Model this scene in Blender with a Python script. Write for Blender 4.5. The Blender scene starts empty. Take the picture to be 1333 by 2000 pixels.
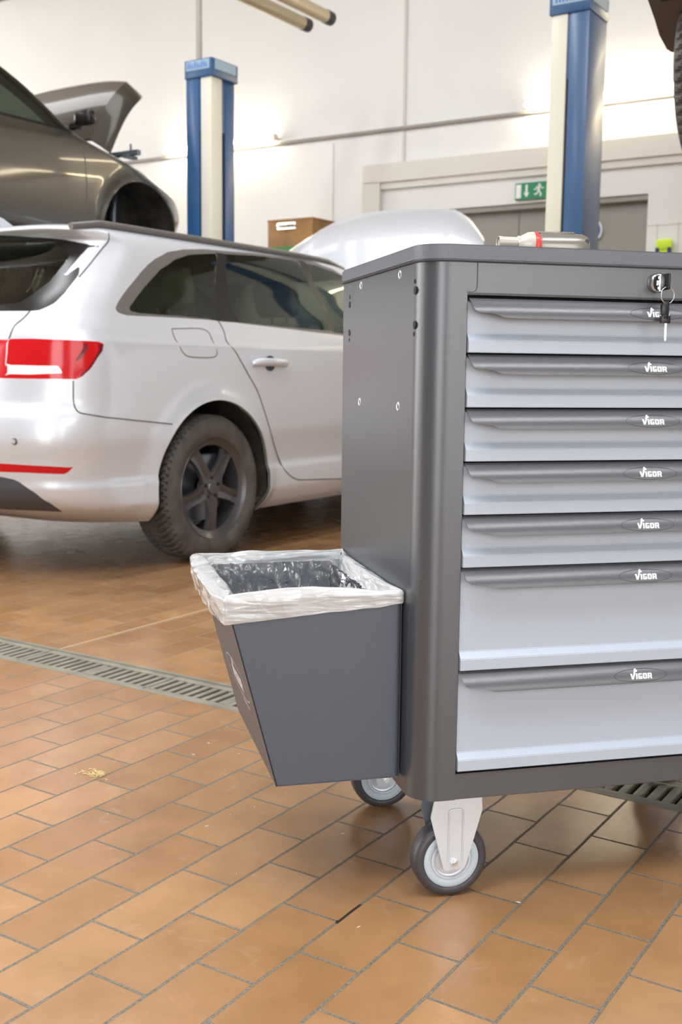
import bpy, bmesh, math, random
from mathutils import Vector, Matrix, noise
random.seed(7)
scn=bpy.context.scene
COL=scn.collection
PI=math.pi
# ---------------------------------------------------------------- helpers
def link(o,parent=None):
    COL.objects.link(o)
    if parent is not None: o.parent=parent
    return o
def tag(o,label=None,cat=None,group=None,kind=None):
    if label:o['label']=label
    if cat:o['category']=cat
    if group:o['group']=group
    if kind:o['kind']=kind
    return o
def empty(name,label,cat,loc=(0,0,0),rz=0,group=None):
    o=bpy.data.objects.new(name,None);o.empty_display_size=.1
    o.location=loc;o.rotation_euler=(0,0,rz);link(o);return tag(o,label,cat,group)
def mesh(name,V,F,m,parent=None,smooth=False,loc=None,angle=None,mi=None):
    me=bpy.data.meshes.new(name);me.from_pydata([tuple(v) for v in V],[],[tuple(f) for f in F])
    ms=m if isinstance(m,(list,tuple)) else [m]
    for x in ms: me.materials.append(x)
    if mi: me.polygons.foreach_set('material_index',mi)
    me.update()
    o=bpy.data.objects.new(name,me);link(o,parent)
    if loc:o.location=loc
    if smooth: shade(o,angle)
    return o
def shade(o,angle=None):
    me=o.data
    me.polygons.foreach_set('use_smooth',[True]*len(me.polygons))
    if angle is not None: me.set_sharp_from_angle(angle=math.radians(angle))
def components(V,F):
    p=list(range(len(V)))
    def find(a):
        while p[a]!=a: p[a]=p[p[a]];a=p[a]
        return a
    for f in F:
        r=find(f[0])
        for i in f[1:]: p[find(i)]=r
    g={}
    for f in F: g.setdefault(find(f[0]),[]).append(f)
    out=[]
    for fs in g.values():
        ix={};VV=[];FF=[]
        for f in fs:
            n=[]
            for i in f:
                if i not in ix: ix[i]=len(VV);VV.append(V[i])
                n.append(ix[i])
            FF.append(tuple(n))
        out.append((VV,FF))
    return sorted(out,key=lambda t:-len(t[1]))
class MB:
    """collects pieces for ONE mesh"""
    def __init__(s): s.V=[];s.F=[];s.M=[]
    def add(s,V,F,mi=0):
        n=len(s.V);s.V+= [tuple(v) for v in V];s.F+=[tuple(i+n for i in f) for f in F];s.M+=[mi]*len(F);return s
    def box(s,a,b,mi=0,bev=0,mat=None):
        bm=bmesh.new();bmesh.ops.create_cube(bm,size=1)
        c=[(a[i]+b[i])/2 for i in range(3)];d=[abs(b[i]-a[i]) for i in range(3)]
        for v in bm.verts: v.co=Vector((v.co[i]*d[i] for i in range(3)))
        if bev>0: bmesh.ops.bevel(bm,geom=bm.edges[:],offset=min(bev,min(d)*.45),segments=2,affect='EDGES',profile=.5)
        for v in bm.verts:
            p=v.co+Vector(c);v.co=mat@p if mat else p
        s.frombm(bm,mi);return s
    def frombm(s,bm,mi=0):
        bm.verts.index_update()
        s.add([v.co for v in bm.verts],[[v.index for v in f.verts] for f in bm.faces],mi);bm.free()
    def tube(s,pts,r,seg=12,mi=0,cap=True,closed=False):
        P=[Vector(p) for p in pts];n=len(P);V=[];F=[]
        rr=r if isinstance(r,(list,tuple)) else [r]*n
        up=None
        for i,p in enumerate(P):
            if closed: t=(P[(i+1)%n]-P[i-1]).normalized()
            else: t=(P[min(i+1,n-1)]-P[max(i-1,0)]).normalized()
            if up is None:
                up=Vector((0,0,1)) if abs(t.z)<.9 else Vector((1,0,0))
            a=t.cross(up).normalized();b=a.cross(t).normalized();up=b
            for k in range(seg):
                q=2*PI*k/seg;V.append(p+(a*math.cos(q)+b*math.sin(q))*rr[i])
        m=n if closed else n-1
        for i in range(m):
            for k in range(seg):
                j=(i+1)%n
                F.append((i*seg+k,i*seg+(k+1)%seg,j*seg+(k+1)%seg,j*seg+k))
        if cap and not closed:
            F.append(tuple(range(seg))[::-1]);F.append(tuple((n-1)*seg+k for k in range(seg)))
        s.add(V,F,mi);return s
    def lathe(s,prof,seg=48,axis='z',c=(0,0,0),mi=0,closed=False):
        """prof list of (r,h)"""
        V=[];F=[];n=len(prof)
        for (r,h) in prof:
            for k in range(seg):
                q=2*PI*k/seg;x,y=r*math.cos(q),r*math.sin(q)
                p={'z':(x,y,h),'y':(x,h,y),'x':(h,x,y)}[axis]
                V.append((p[0]+c[0],p[1]+c[1],p[2]+c[2]))
        for i in range(n if closed else n-1):
            j=(i+1)%n
            for k in range(seg):
                f=(i*seg+k,i*seg+(k+1)%seg,j*seg+(k+1)%seg,j*seg+k)
                F.append(f if axis!='y' else f[::-1])
        s.add(V,F,mi);return s
    def prism(s,poly,a,b,axis='z',mi=0,bev=0):
        """extrude a 2D polygon; axis z: (x,y); y: (x,z); x: (y,z)"""
        n=len(poly)
        def P(p,h): return {'z':(p[0],p[1],h),'y':(p[0],h,p[1]),'x':(h,p[0],p[1])}[axis]
        V=[P(p,a) for p in poly]+[P(p,b) for p in poly]
        F=[tuple(range(n)),tuple(range(2*n-1,n-1,-1))]+[(i,i+n,(i+1)%n+n,(i+1)%n) for i in range(n)]
        bm=bmesh.new();vs=[bm.verts.new(v) for v in V]
        for f in F: bm.faces.new([vs[i] for i in f])
        bmesh.ops.recalc_face_normals(bm,faces=bm.faces[:])
        if bev:
            bmesh.ops.bevel(bm,geom=[e for e in bm.edges if len(e.link_faces)==2 and e.calc_face_angle(0)>.3],offset=bev,segments=2,affect='EDGES')
        s.frombm(bm,mi);return s
    def build(s,name,m,parent=None,smooth=None,loc=None,clean=True,split=False):
        if split:
            res=[]
            for V,F in components(s.V,s.F):
                q=MB();q.V=V;q.F=F;q.M=[0]*len(F);res.append(q.build(name,m,parent,smooth,loc,clean))
            return res
        o=mesh(name,s.V,s.F,m,parent,False,loc,None,s.M if isinstance(m,(list,tuple)) else None)
        if clean:
            bm=bmesh.new();bm.from_mesh(o.data);bmesh.ops.recalc_face_normals(bm,faces=bm.faces[:]);bm.to_mesh(o.data);bm.free()
        if smooth: shade(o,smooth)
        return o
# ---------------------------------------------------------------- materials
def newmat(name):
    m=bpy.data.materials.new(name);m.use_nodes=True
    nt=m.node_tree;b=nt.nodes['Principled BSDF'];return m,nt,b
def N(nt,t,**k):
    n=nt.nodes.new(t)
    for a,v in k.items(): setattr(n,a,v)
    return n
def pm(name,col,rough=.5,metal=0,spec=.5,coat=0,coatr=.05,bump=0,bscale=300,bdist=.001,var=0,vscale=8,emit=0,alpha=1,trans=0,sheen=0,aniso=0):
    m,nt,b=newmat(name);L=nt.links
    b.inputs['Base Color'].default_value=(*col,1);b.inputs['Roughness'].default_value=rough
    b.inputs['Metallic'].default_value=metal;b.inputs['Specular IOR Level'].default_value=spec
    b.inputs['Coat Weight'].default_value=coat;b.inputs['Coat Roughness'].default_value=coatr
    b.inputs['Alpha'].default_value=alpha;b.inputs['Transmission Weight'].default_value=trans
    tc=N(nt,'ShaderNodeTexCoord')
    if bump:
        n=N(nt,'ShaderNodeTexNoise');n.inputs['Scale'].default_value=bscale;n.inputs['Detail'].default_value=3
        L.new(tc.outputs['Object'],n.inputs['Vector'])
        bu=N(nt,'ShaderNodeBump');bu.inputs['Strength'].default_value=bump;bu.inputs['Distance'].default_value=bdist
        L.new(n.outputs['Fac'],bu.inputs['Height']);L.new(bu.outputs['Normal'],b.inputs['Normal'])
    if var:
        n=N(nt,'ShaderNodeTexNoise');n.inputs['Scale'].default_value=vscale;n.inputs['Detail'].default_value=4
        L.new(tc.outputs['Object'],n.inputs['Vector'])
        r=N(nt,'ShaderNodeValToRGB');c=col
        r.color_ramp.elements[0].position=.3;r.color_ramp.elements[1].position=.7
        r.color_ramp.elements[0].color=(*[x*(1-var) for x in c],1);r.color_ramp.elements[1].color=(*[min(1,x*(1+var)) for x in c],1)
        L.new(n.outputs['Fac'],r.inputs['Fac']);L.new(r.outputs['Color'],b.inputs['Base Color'])
    if emit:
        b.inputs['Emission Color'].default_value=(*col,1);b.inputs['Emission Strength'].default_value=emit
    return m
def glassmat(name,tint,gl=.06):
    m,nt,b=newmat(name);L=nt.links;nt.nodes.remove(b);out=nt.nodes['Material Output']
    t=N(nt,'ShaderNodeBsdfTransparent');t.inputs['Color'].default_value=(*tint,1)
    g=N(nt,'ShaderNodeBsdfGlossy');g.inputs['Roughness'].default_value=.02;g.inputs['Color'].default_value=(.95,1,.97,1)
    lw=N(nt,'ShaderNodeFresnel');lw.inputs['IOR'].default_value=1.55
    mx=N(nt,'ShaderNodeMixShader');L.new(lw.outputs[0],mx.inputs[0]);L.new(t.outputs[0],mx.inputs[1]);L.new(g.outputs[0],mx.inputs[2])
    L.new(mx.outputs[0],out.inputs['Surface']);return m
M={}
M['anth']=pm('anthracite_powder_coat',(.046,.050,.060),.32,spec=1.0,bump=.14,bscale=900,bdist=.0006)
M['lid']=pm('grey_textured_lid',(.115,.125,.15),.38,spec=.7,bump=.6,bscale=700,bdist=.001)
M['bin']=pm('anthracite_bin_coat',(.064,.076,.102),.40,spec=.6,bump=.3,bscale=800,bdist=.0008)
M['drawer']=pm('light_grey_drawer_coat',(.415,.468,.550),.38,spec=.5,bump=.12,bscale=500,bdist=.0004)
M['grip']=pm('dark_grey_grip',(.095,.098,.11),.30,spec=.6,bump=.25,bscale=900,bdist=.0005)
M['black']=pm('black_plastic',(.012,.012,.014),.35)
M['void']=pm('dark_interior',(.012,.012,.014),.7)
M['white']=pm('white_print',(.85,.85,.86),.5)
M['line']=pm('grey_embossed_line',(.025,.025,.03),.5)
M['chrome']=pm('chrome',(.8,.8,.8),.12,metal=1)
M['zinc']=pm('zinc_plated_steel',(.66,.70,.76),.32,metal=.35,bump=.05,bscale=60)
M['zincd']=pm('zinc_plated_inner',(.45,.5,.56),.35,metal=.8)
M['rubber']=pm('grey_black_rubber',(.055,.05,.058),.42,bump=.1,bscale=200)
M['blueplast']=pm('pale_blue_plastic',(.50,.58,.64),.42)
M['tyre']=pm('car_tyre_rubber',(.075,.066,.060),.62,bump=.3,bscale=120,bdist=.002,var=.4,vscale=14)
M['alloy']=pm('dark_grey_alloy',(.10,.095,.10),.36,metal=.6,coat=.3)
M['disc']=pm('brake_disc_steel',(.16,.18,.21),.35,metal=.8)
M['paint']=pm('silver_metallic_paint',(.64,.66,.71),.34,metal=.30,coat=.8,coatr=.04)
M['brown']=pm('dark_bronze_metallic_paint',(.060,.053,.042),.32,metal=.55,coat=1,coatr=.04)
M['dkpaint']=pm('dark_vehicle_paint',(.05,.045,.045),.35,metal=.3,coat=.8)
M['trim']=pm('satin_grey_window_trim',(.13,.12,.115),.35,coat=.3)
M['gloss']=pm('gloss_black_trim',(.010,.008,.008),.3,spec=.3)
M['diff']=pm('dark_grey_diffuser',(.06,.062,.075),.45)
M['gap']=pm('panel_gap_shadow_seal',(.10,.095,.09),.7)
M['liner']=pm('dusty_wheel_arch_liner',(.03,.024,.018),.9,bump=.6,bscale=18,bdist=.02,var=.6,vscale=12)
M['red']=pm('red_lamp_lens',(.52,.006,.010),.14,spec=.35,coat=.15)
M['redd']=pm('dark_red_lamp_strip',(.16,.006,.012),.2)
M['clearl']=pm('clear_lamp_lens',(.85,.80,.80),.12,coat=1)
M['glass']=glassmat('tinted_car_glass',(.80,.88,.82))
M['glassd']=glassmat('dark_tinted_car_glass',(.66,.74,.64))
M['seat']=pm('grey_seat_fabric',(.30,.29,.25),.8)
M['inner']=pm('car_interior_grey',(.30,.31,.27),.8)
M['lining']=pm('pale_roof_lining',(.42,.44,.38),.8)
M['wall']=pm('white_painted_wall',(.78,.77,.745),.75,bump=.1,bscale=30,var=.02,vscale=1.5)
M['wallf']=pm('grey_front_wall',(.20,.19,.18),.8)
M['frame']=pm('cream_door_frame',(.70,.665,.60),.55)
M['greydoor']=pm('grey_steel_door',(.30,.285,.255),.5)
M['seamf']=pm('pale_floor_seam',(.40,.29,.17),.6)
M['pipe']=pm('grey_brown_conduit',(.33,.30,.27),.5)
M['joint']=pm('wall_joint_strip',(.60,.58,.54),.7)
M['blue']=pm('blue_lift_paint',(.020,.078,.20),.42,coat=.2,coatr=.2)
M['bluel']=pm('pale_lift_label',(.30,.42,.50),.5)
M['cream']=pm('cream_cover_paint',(.66,.63,.52),.45)
M['green']=pm('green_painted_steel',(.05,.22,.05),.5)
M['signg']=pm('sign_green',(.02,.24,.10),.45)
M['signb']=pm('sign_blue',(.05,.13,.45),.4)
M['wood']=pm('brown_wooden_box',(.33,.17,.055),.6,var=.25,vscale=6)
M['yellow']=pm('neon_yellow_green',(.60,.80,.04),.6)
M['navy']=pm('navy_cloth',(.03,.05,.14),.8)
M['tubeglow']=pm('fluorescent_tube_glow',(1.0,.86,.62),.5,emit=16)
M['heater']=pm('cream_heater_tube',(.55,.48,.33),.4,metal=.2)
M['shutter']=pm('taupe_shutter_slats',(.20,.16,.12),.6)
M['ceil']=pm('corrugated_brown_ceiling',(.34,.30,.25),.8)
M['grate']=pm('worn_cast_drain_grate',(.225,.205,.155),.6,metal=.2,bump=.4,bscale=60,bdist=.002,var=.25,vscale=9)
M['pit']=pm('dark_drain_channel',(.03,.024,.018),.9)
M['straw']=pm('straw_fleck',(.62,.47,.22),.8)
M['grit']=pm('pale_grit',(.75,.70,.62),.8)
M['toolg']=pm('metallic_grey_tool_plastic',(.27,.25,.215),.28,metal=.5)
M['toolc']=pm('translucent_cream_nozzle',(.48,.45,.38),.3,coat=.3)
M['toolr']=pm('red_tool_band',(.65,.06,.06),.3)
def floor_mat():
    m,nt,b=newmat('terracotta_floor_tiles');L=nt.links
    tc=N(nt,'ShaderNodeTexCoord');sx=N(nt,'ShaderNodeSeparateXYZ');L.new(tc.outputs['Object'],sx.inputs[0])
    def math_(op,a,bv=None,c=None):
        n=N(nt,'ShaderNodeMath',operation=op)
        for i,x in enumerate((a,bv,c)):
            if x is None: continue
            if isinstance(x,(int,float)): n.inputs[i].default_value=x
            else: L.new(x,n.inputs[i])
        return n.outputs[0]
    TL,TW,BX,BY=.21307,.10633,-.77102,1.35794
    X,Y=sx.outputs['X'],sx.outputs['Y']
    # wobble joints slightly
    wn=N(nt,'ShaderNodeTexNoise');wn.inputs['Scale'].default_value=9;L.new(tc.outputs['Object'],wn.inputs['Vector'])
    wob=math_('MULTIPLY',math_('SUBTRACT',wn.outputs['Fac'],.5),.0045)
    cb=N(nt,'ShaderNodeCombineXYZ')
    L.new(math_('ADD',math_('SUBTRACT',Y,BY-TL*.5-TL*100),wob),cb.inputs['X'])
    L.new(math_('ADD',math_('SUBTRACT',X,BX-TW*100),wob),cb.inputs['Y'])
    br=N(nt,'ShaderNodeTexBrick');br.offset=.5;br.offset_frequency=2;br.squash=1
    br.inputs['Scale'].default_value=1;br.inputs['Brick Width'].default_value=TL;br.inputs['Row Height'].default_value=TW
    br.inputs['Mortar Size'].default_value=.0030;br.inputs['Mortar Smooth'].default_value=.25
    br.inputs['Color1'].default_value=(0,0,0,1);br.inputs['Color2'].default_value=(1,1,1,1);br.inputs['Mortar'].default_value=(.5,.5,.5,1)
    L.new(cb.outputs[0],br.inputs['Vector'])
    # tile colour
    r=N(nt,'ShaderNodeValToRGB');e=r.color_ramp.elements
    e[0].position=0;e[0].color=(.312,.174,.080,1);e[1].position=1;e[1].color=(.382,.224,.110,1)
    L.new(br.outputs['Color'],r.inputs['Fac'])
    n1=N(nt,'ShaderNodeTexNoise');n1.inputs['Scale'].default_value=7;n1.inputs['Detail'].default_value=8;n1.inputs['Roughness'].default_value=.6
    L.new(tc.outputs['Object'],n1.inputs['Vector'])
    r1=N(nt,'ShaderNodeValToRGB');e=r1.color_ramp.elements
    e[0].position=.32;e[0].color=(.80,.76,.70,1);e[1].position=.72;e[1].color=(1.15,1.12,1.10,1)
    L.new(n1.outputs['Fac'],r1.inputs['Fac'])
    mx=N(nt,'ShaderNodeMix',data_type='RGBA',blend_type='MULTIPLY');mx.inputs['Factor'].default_value=.75
    L.new(r.outputs['Color'],mx.inputs['A']);L.new(r1.outputs['Color'],mx.inputs['B'])
    n2=N(nt,'ShaderNodeTexNoise');n2.inputs['Scale'].default_value=1.3;n2.inputs['Detail'].default_value=5
    L.new(tc.outputs['Object'],n2.inputs['Vector'])
    r2=N(nt,'ShaderNodeValToRGB');e=r2.color_ramp.elements
    e[0].position=.35;e[0].color=(.88,.84,.80,1);e[1].position=.7;e[1].color=(1.08,1.06,1.05,1)
    L.new(n2.outputs['Fac'],r2.inputs['Fac'])
    mx2=N(nt,'ShaderNodeMix',data_type='RGBA',blend_type='MULTIPLY');mx2.inputs['Factor'].default_value=1
    L.new(mx.outputs['Result'],mx2.inputs['A']);L.new(r2.outputs['Color'],mx2.inputs['B'])
    # pale scuffs
    n3=N(nt,'ShaderNodeTexNoise');n3.inputs['Scale'].default_value=16;n3.inputs['Detail'].default_value=9;n3.inputs['Distortion'].default_value=1.2
    L.new(tc.outputs['Object'],n3.inputs['Vector'])
    r3=N(nt,'ShaderNodeValToRGB');e=r3.color_ramp.elements
    e[0].position=.62;e[0].color=(0,0,0,1);e[1].position=.80;e[1].color=(.16,.16,.16,1)
    L.new(n3.outputs['Fac'],r3.inputs['Fac'])
    mx3=N(nt,'ShaderNodeMix',data_type='RGBA');L.new(r3.outputs['Color'],mx3.inputs['Factor'])
    L.new(mx2.outputs['Result'],mx3.inputs['A']);mx3.inputs['B'].default_value=(.62,.50,.38,1)
    # grout with grit, dark wet bits at two joints
    gn=N(nt,'ShaderNodeTexNoise');gn.inputs['Scale'].default_value=260;gn.inputs['Detail'].default_value=2;L.new(tc.outputs['Object'],gn.inputs['Vector'])
    gr=N(nt,'ShaderNodeValToRGB');e=gr.color_ramp.elements
    e[0].position=.35;e[0].color=(.085,.070,.050,1);e[1].position=.85;e[1].color=(.26,.225,.17,1)
    L.new(gn.outputs['Fac'],gr.inputs['Fac'])
    def rect(x0,x1,y0,y1):
        a=math_('MULTIPLY',math_('GREATER_THAN',X,x0),math_('LESS_THAN',X,x1))
        b_=math_('MULTIPLY',math_('GREATER_THAN',Y,y0),math_('LESS_THAN',Y,y1));return math_('MULTIPLY',a,b_)
    wet=math_('MAXIMUM',rect(-.8815,-.8725,1.352,1.425),rect(-.836,-.780,1.4565,1.4615))
    mg=N(nt,'ShaderNodeMix',data_type='RGBA');L.new(wet,mg.inputs['Factor']);L.new(gr.outputs['Color'],mg.inputs['A']);mg.inputs['B'].default_value=(.010,.008,.006,1)
    mf=N(nt,'ShaderNodeMix',data_type='RGBA');gf=math_('MULTIPLY',br.outputs['Fac'],math_('SUBTRACT',1.0,math_('MULTIPLY',math_('GREATER_THAN',Y,2.2),.62)));L.new(gf,mf.inputs['Factor'])
    L.new(mx3.outputs['Result'],mf.inputs['A']);L.new(mg.outputs['Result'],mf.inputs['B'])
    L.new(mf.outputs['Result'],b.inputs['Base Color'])
    rr=math_('ADD',math_('MULTIPLY',br.outputs['Fac'],.45),math_('ADD',.16,math_('MULTIPLY',n1.outputs['Fac'],.17)))
    L.new(rr,b.inputs['Roughness']);b.inputs['Specular IOR Level'].default_value=.55
    h=math_('ADD',math_('MULTIPLY',br.outputs['Fac'],-1.0),math_('MULTIPLY',n2.outputs['Fac'],.9))
    bu=N(nt,'ShaderNodeBump');bu.inputs['Strength'].default_value=.6;bu.inputs['Distance'].default_value=.0022
    L.new(h,bu.inputs['Height']);L.new(bu.outputs['Normal'],b.inputs['Normal'])
    return m
M['floor']=floor_mat()
def bag_mat(name,op,col=(.86,.86,.87),msc=(1,1,1),nsc=38,det=7,dis=1.6,dist=.005,vs=24,gl=.04):
    m,nt,b=newmat(name);L=nt.links;nt.nodes.remove(b);out=nt.nodes['Material Output']
    tc=N(nt,'ShaderNodeTexCoord')
    n=N(nt,'ShaderNodeTexNoise');n.inputs['Scale'].default_value=nsc;n.inputs['Detail'].default_value=det;n.inputs['Distortion'].default_value=dis
    mq=N(nt,'ShaderNodeMapping');L.new(tc.outputs['Object'],mq.inputs[0]);mq.inputs['Scale'].default_value=msc;L.new(mq.outputs[0],n.inputs['Vector'])
    v=N(nt,'ShaderNodeTexVoronoi',feature='DISTANCE_TO_EDGE');v.inputs['Scale'].default_value=vs
    mp=N(nt,'ShaderNodeMapping');L.new(tc.outputs['Object'],mp.inputs[0]);mp.inputs['Scale'].default_value=(1,.7,1.3)
    L.new(mp.outputs[0],v.inputs['Vector'])
    ad=N(nt,'ShaderNodeMath',operation='ADD');L.new(n.outputs['Fac'],ad.inputs[0]);L.new(v.outputs['Distance'],ad.inputs[1])
    bu=N(nt,'ShaderNodeBump');bu.inputs['Strength'].default_value=.9;bu.inputs['Distance'].default_value=dist
    L.new(ad.outputs[0],bu.inputs['Height'])
    d=N(nt,'ShaderNodeBsdfDiffuse');d.inputs['Color'].default_value=(*col,1)
    tl=N(nt,'ShaderNodeBsdfTranslucent');tl.inputs['Color'].default_value=(*col,1)
    g=N(nt,'ShaderNodeBsdfGlossy');g.inputs['Roughness'].default_value=.16;g.inputs['Color'].default_value=(.9,.9,.9,1)
    t=N(nt,'ShaderNodeBsdfTransparent')
    for x in (d,tl,g): L.new(bu.outputs[0],x.inputs['Normal'])
    m1=N(nt,'ShaderNodeMixShader');m1.inputs[0].default_value=.35;L.new(d.outputs[0],m1.inputs[1]);L.new(tl.outputs[0],m1.inputs[2])
    m2=N(nt,'ShaderNodeMixShader');m2.inputs[0].default_value=op;L.new(t.outputs[0],m2.inputs[1]);L.new(m1.outputs[0],m2.inputs[2])
    fr=N(nt,'ShaderNodeFresnel');fr.inputs['IOR'].default_value=1.45;L.new(bu.outputs[0],fr.inputs['Normal'])
    mm=N(nt,'ShaderNodeMath',operation='MULTIPLY_ADD');L.new(fr.outputs[0],mm.inputs[0]);mm.inputs[1].default_value=1.1;mm.inputs[2].default_value=gl
    m3=N(nt,'ShaderNodeMixShader');L.new(mm.outputs[0],m3.inputs[0]);L.new(m2.outputs[0],m3.inputs[1]);L.new(g.outputs[0],m3.inputs[2])
    L.new(m3.outputs[0],out.inputs['Surface']);return m
M['cuff']=bag_mat('white_plastic_film_folded',.74,(.93,.94,.95),(1,1,7),9,3,.5,.006,16,.05)
M['bag']=bag_mat('clear_plastic_film',.16,(.9,.9,.92),(1,1,1),14,4,1.2,.012,20,.06)
# ---- car surface library
def lerp(a,b,t): return a+(b-a)*t
def interp_levels(L,n_per):
    """L: list of tuples; monotone-ish subdivision by linear interpolation (crease keeping)"""
    out=[]
    for k in range(len(L)-1):
        a,b=L[k],L[k+1]
        d=math.dist((a[0],a[1],a[2]),(b[0],b[1],b[2]))
        n=max(1,int(round(d/n_per)))
        for i in range(n):
            t=i/n
            out.append(smooth_pt(L,k,t))
    out.append(list(L[-1]))
    return out
def smooth_pt(L,k,t):
    # cubic hermite with limited tangents per column over z-like chord parameter
    n=len(L);res=[]
    def ch(i): return math.dist(L[i][:3],L[i+1][:3])+1e-6
    h=ch(k)
    for c in range(len(L[0])):
        y0,y1=L[k][c],L[k+1][c];s=(y1-y0)/h
        def tan(i):
            if i==0: return (L[1][c]-L[0][c])/ch(0)
            if i==n-1: return (L[n-1][c]-L[n-2][c])/ch(n-2)
            a=(L[i][c]-L[i-1][c])/ch(i-1);b=(L[i+1][c]-L[i][c])/ch(i)
            return 0 if a*b<=0 else 2*a*b/(a+b)
        m0,m1=tan(k)*h,tan(k+1)*h
        t2,t3=t*t,t*t*t
        res.append((2*t3-3*t2+1)*y0+(t3-2*t2+t)*m0+(-2*t3+3*t2)*y1+(t3-t2)*m1)
    return res
def outline(lv,N,ex=2.4):
    """half outline for level lv=(z,w,yr,yf,cr,cf): rear centre -> side -> front centre. returns list of (x,y)"""
    z,w,yr,yf,cr,cf=lv
    n1,n2,n3,n4,n5=N
    crx=min(cr*1.15,w*.95);cry=cr
    cfx=min(cf*1.3,w*.95);cfy=cf
    P=[]
    for i in range(n1): P.append((lerp(0,w-crx,i/n1),yr))
    for i in range(n2):
        a=math.pi/2*(i/n2)
        s,c=math.sin(a)**(2/ex),math.cos(a)**(2/ex)
        P.append((w-crx+crx*s,yr+cry-cry*c))
    for i in range(n3): P.append((w,lerp(yr+cry,yf-cfy,i/n3)))
    for i in range(n4):
        a=math.pi/2*(i/n4)
        s,c=math.sin(a)**(2/ex),math.cos(a)**(2/ex)
        P.append((w-cfx+cfx*c,yf-cfy+cfy*s))
    for i in range(n5+1): P.append((lerp(w-cfx,0,i/n5),yf))
    # rear bow and front bow of the plan shape, slight side bow
    return P
def car_grid(L,N,step,hubs,R,flare=.020,bow=.05,crown=.0,lift=.05):
    lv=interp_levels(L,step);G=[]
    yc=2.0
    for l in lv:
        row=[]
        w=max(l[1],.01)
        for (x,y) in outline(l,N):
            z=l[0]+lift*max(0,1-max(y,0)/1.2)*max(0,1-(l[0]-.19)/.15)
            # plan bow of rear and front faces
            q=(x/ .92)**2
            y2=y+(bow*q if y<yc else -bow*1.6*q)*max(0,1-abs((y-(l[2] if y<yc else l[3])))/.5)
            x2=x*(1-.012*((y2-yc)/2.4)**4)
            for hy,hz in hubs:
                d=math.hypot(y2-hy,z-hz)
                if x>w*.8: x2+=flare*math.exp(-((d-R)/.05)**2)
            row.append((x2,y2,z+crown*max(0,(1-((y2-yc)/1.6)**2))*(max(0,z-1.0)/.4)))
        G.append(row)
    return G
SIL=[(.19,.84,.30,4.35,.30,.5),(.23,.88,.20,4.50,.34,.5),(.30,.914,.10,4.62,.36,.5),(.385,.912,.04,4.68,.38,.5),(.41,.904,.035,4.70,.38,.5),(.48,.909,.02,4.71,.38,.5),(.58,.92,.0,4.72,.38,.5),(.655,.921,.012,4.70,.38,.5),
(.72,.92,.05,4.64,.36,.5),(.85,.917,.07,4.40,.34,.5),(.93,.911,.08,3.95,.32,.5),(.952,.908,.085,3.75,.31,.5),(.965,.900,.088,3.6,.30,.5),(1.0,.885,.10,3.45,.29,.4),(1.05,.862,.14,3.36,.28,.3),(1.12,.832,.20,3.26,.27,.3),
(1.20,.797,.29,3.12,.26,.3),(1.29,.758,.38,2.93,.26,.3),(1.36,.722,.44,2.74,.24,.3),(1.385,.705,.40,2.65,.24,.3),(1.407,.685,.36,2.55,.24,.3),(1.424,.655,.39,2.4,.25,.3),(1.442,.58,.50,2.2,.25,.3),(1.455,.38,.75,1.9,.25,.3),(1.46,.02,1.2,1.4,.05,.05)]
SILN=(26,30,250,16,10)
SILH=[(1.0,.33),(3.82,.33)]
def silver(): return car_grid(SIL,SILN,.011,SILH,.385)
SUV=[(.25,.80,.25,4.05,.30,.5),(.32,.87,.12,4.28,.34,.55),(.42,.895,.04,4.38,.36,.6),(.55,.90,.0,4.43,.38,.6),(.68,.90,.01,4.38,.38,.6),(.76,.898,.04,4.2,.36,.6),(.82,.895,.06,4.02,.34,.55),
(.88,.89,.08,3.75,.32,.5),(.93,.882,.10,3.5,.30,.45),(.985,.865,.12,3.28,.28,.35),(1.05,.84,.15,3.16,.27,.3),(1.15,.80,.20,3.03,.26,.3),(1.25,.76,.27,2.88,.26,.3),(1.35,.71,.36,2.68,.25,.3),(1.42,.65,.34,2.45,.25,.3),(1.45,.56,.38,2.25,.25,.3),(1.475,.36,.6,1.9,.25,.3),(1.48,.02,1.1,1.5,.05,.05)]
SUVN=(14,18,130,24,14)
SUVH=[(1.03,.356),(3.63,.356)]
def suv(): return car_grid(SUV,SUVN,.022,SUVH,.38)
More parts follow.
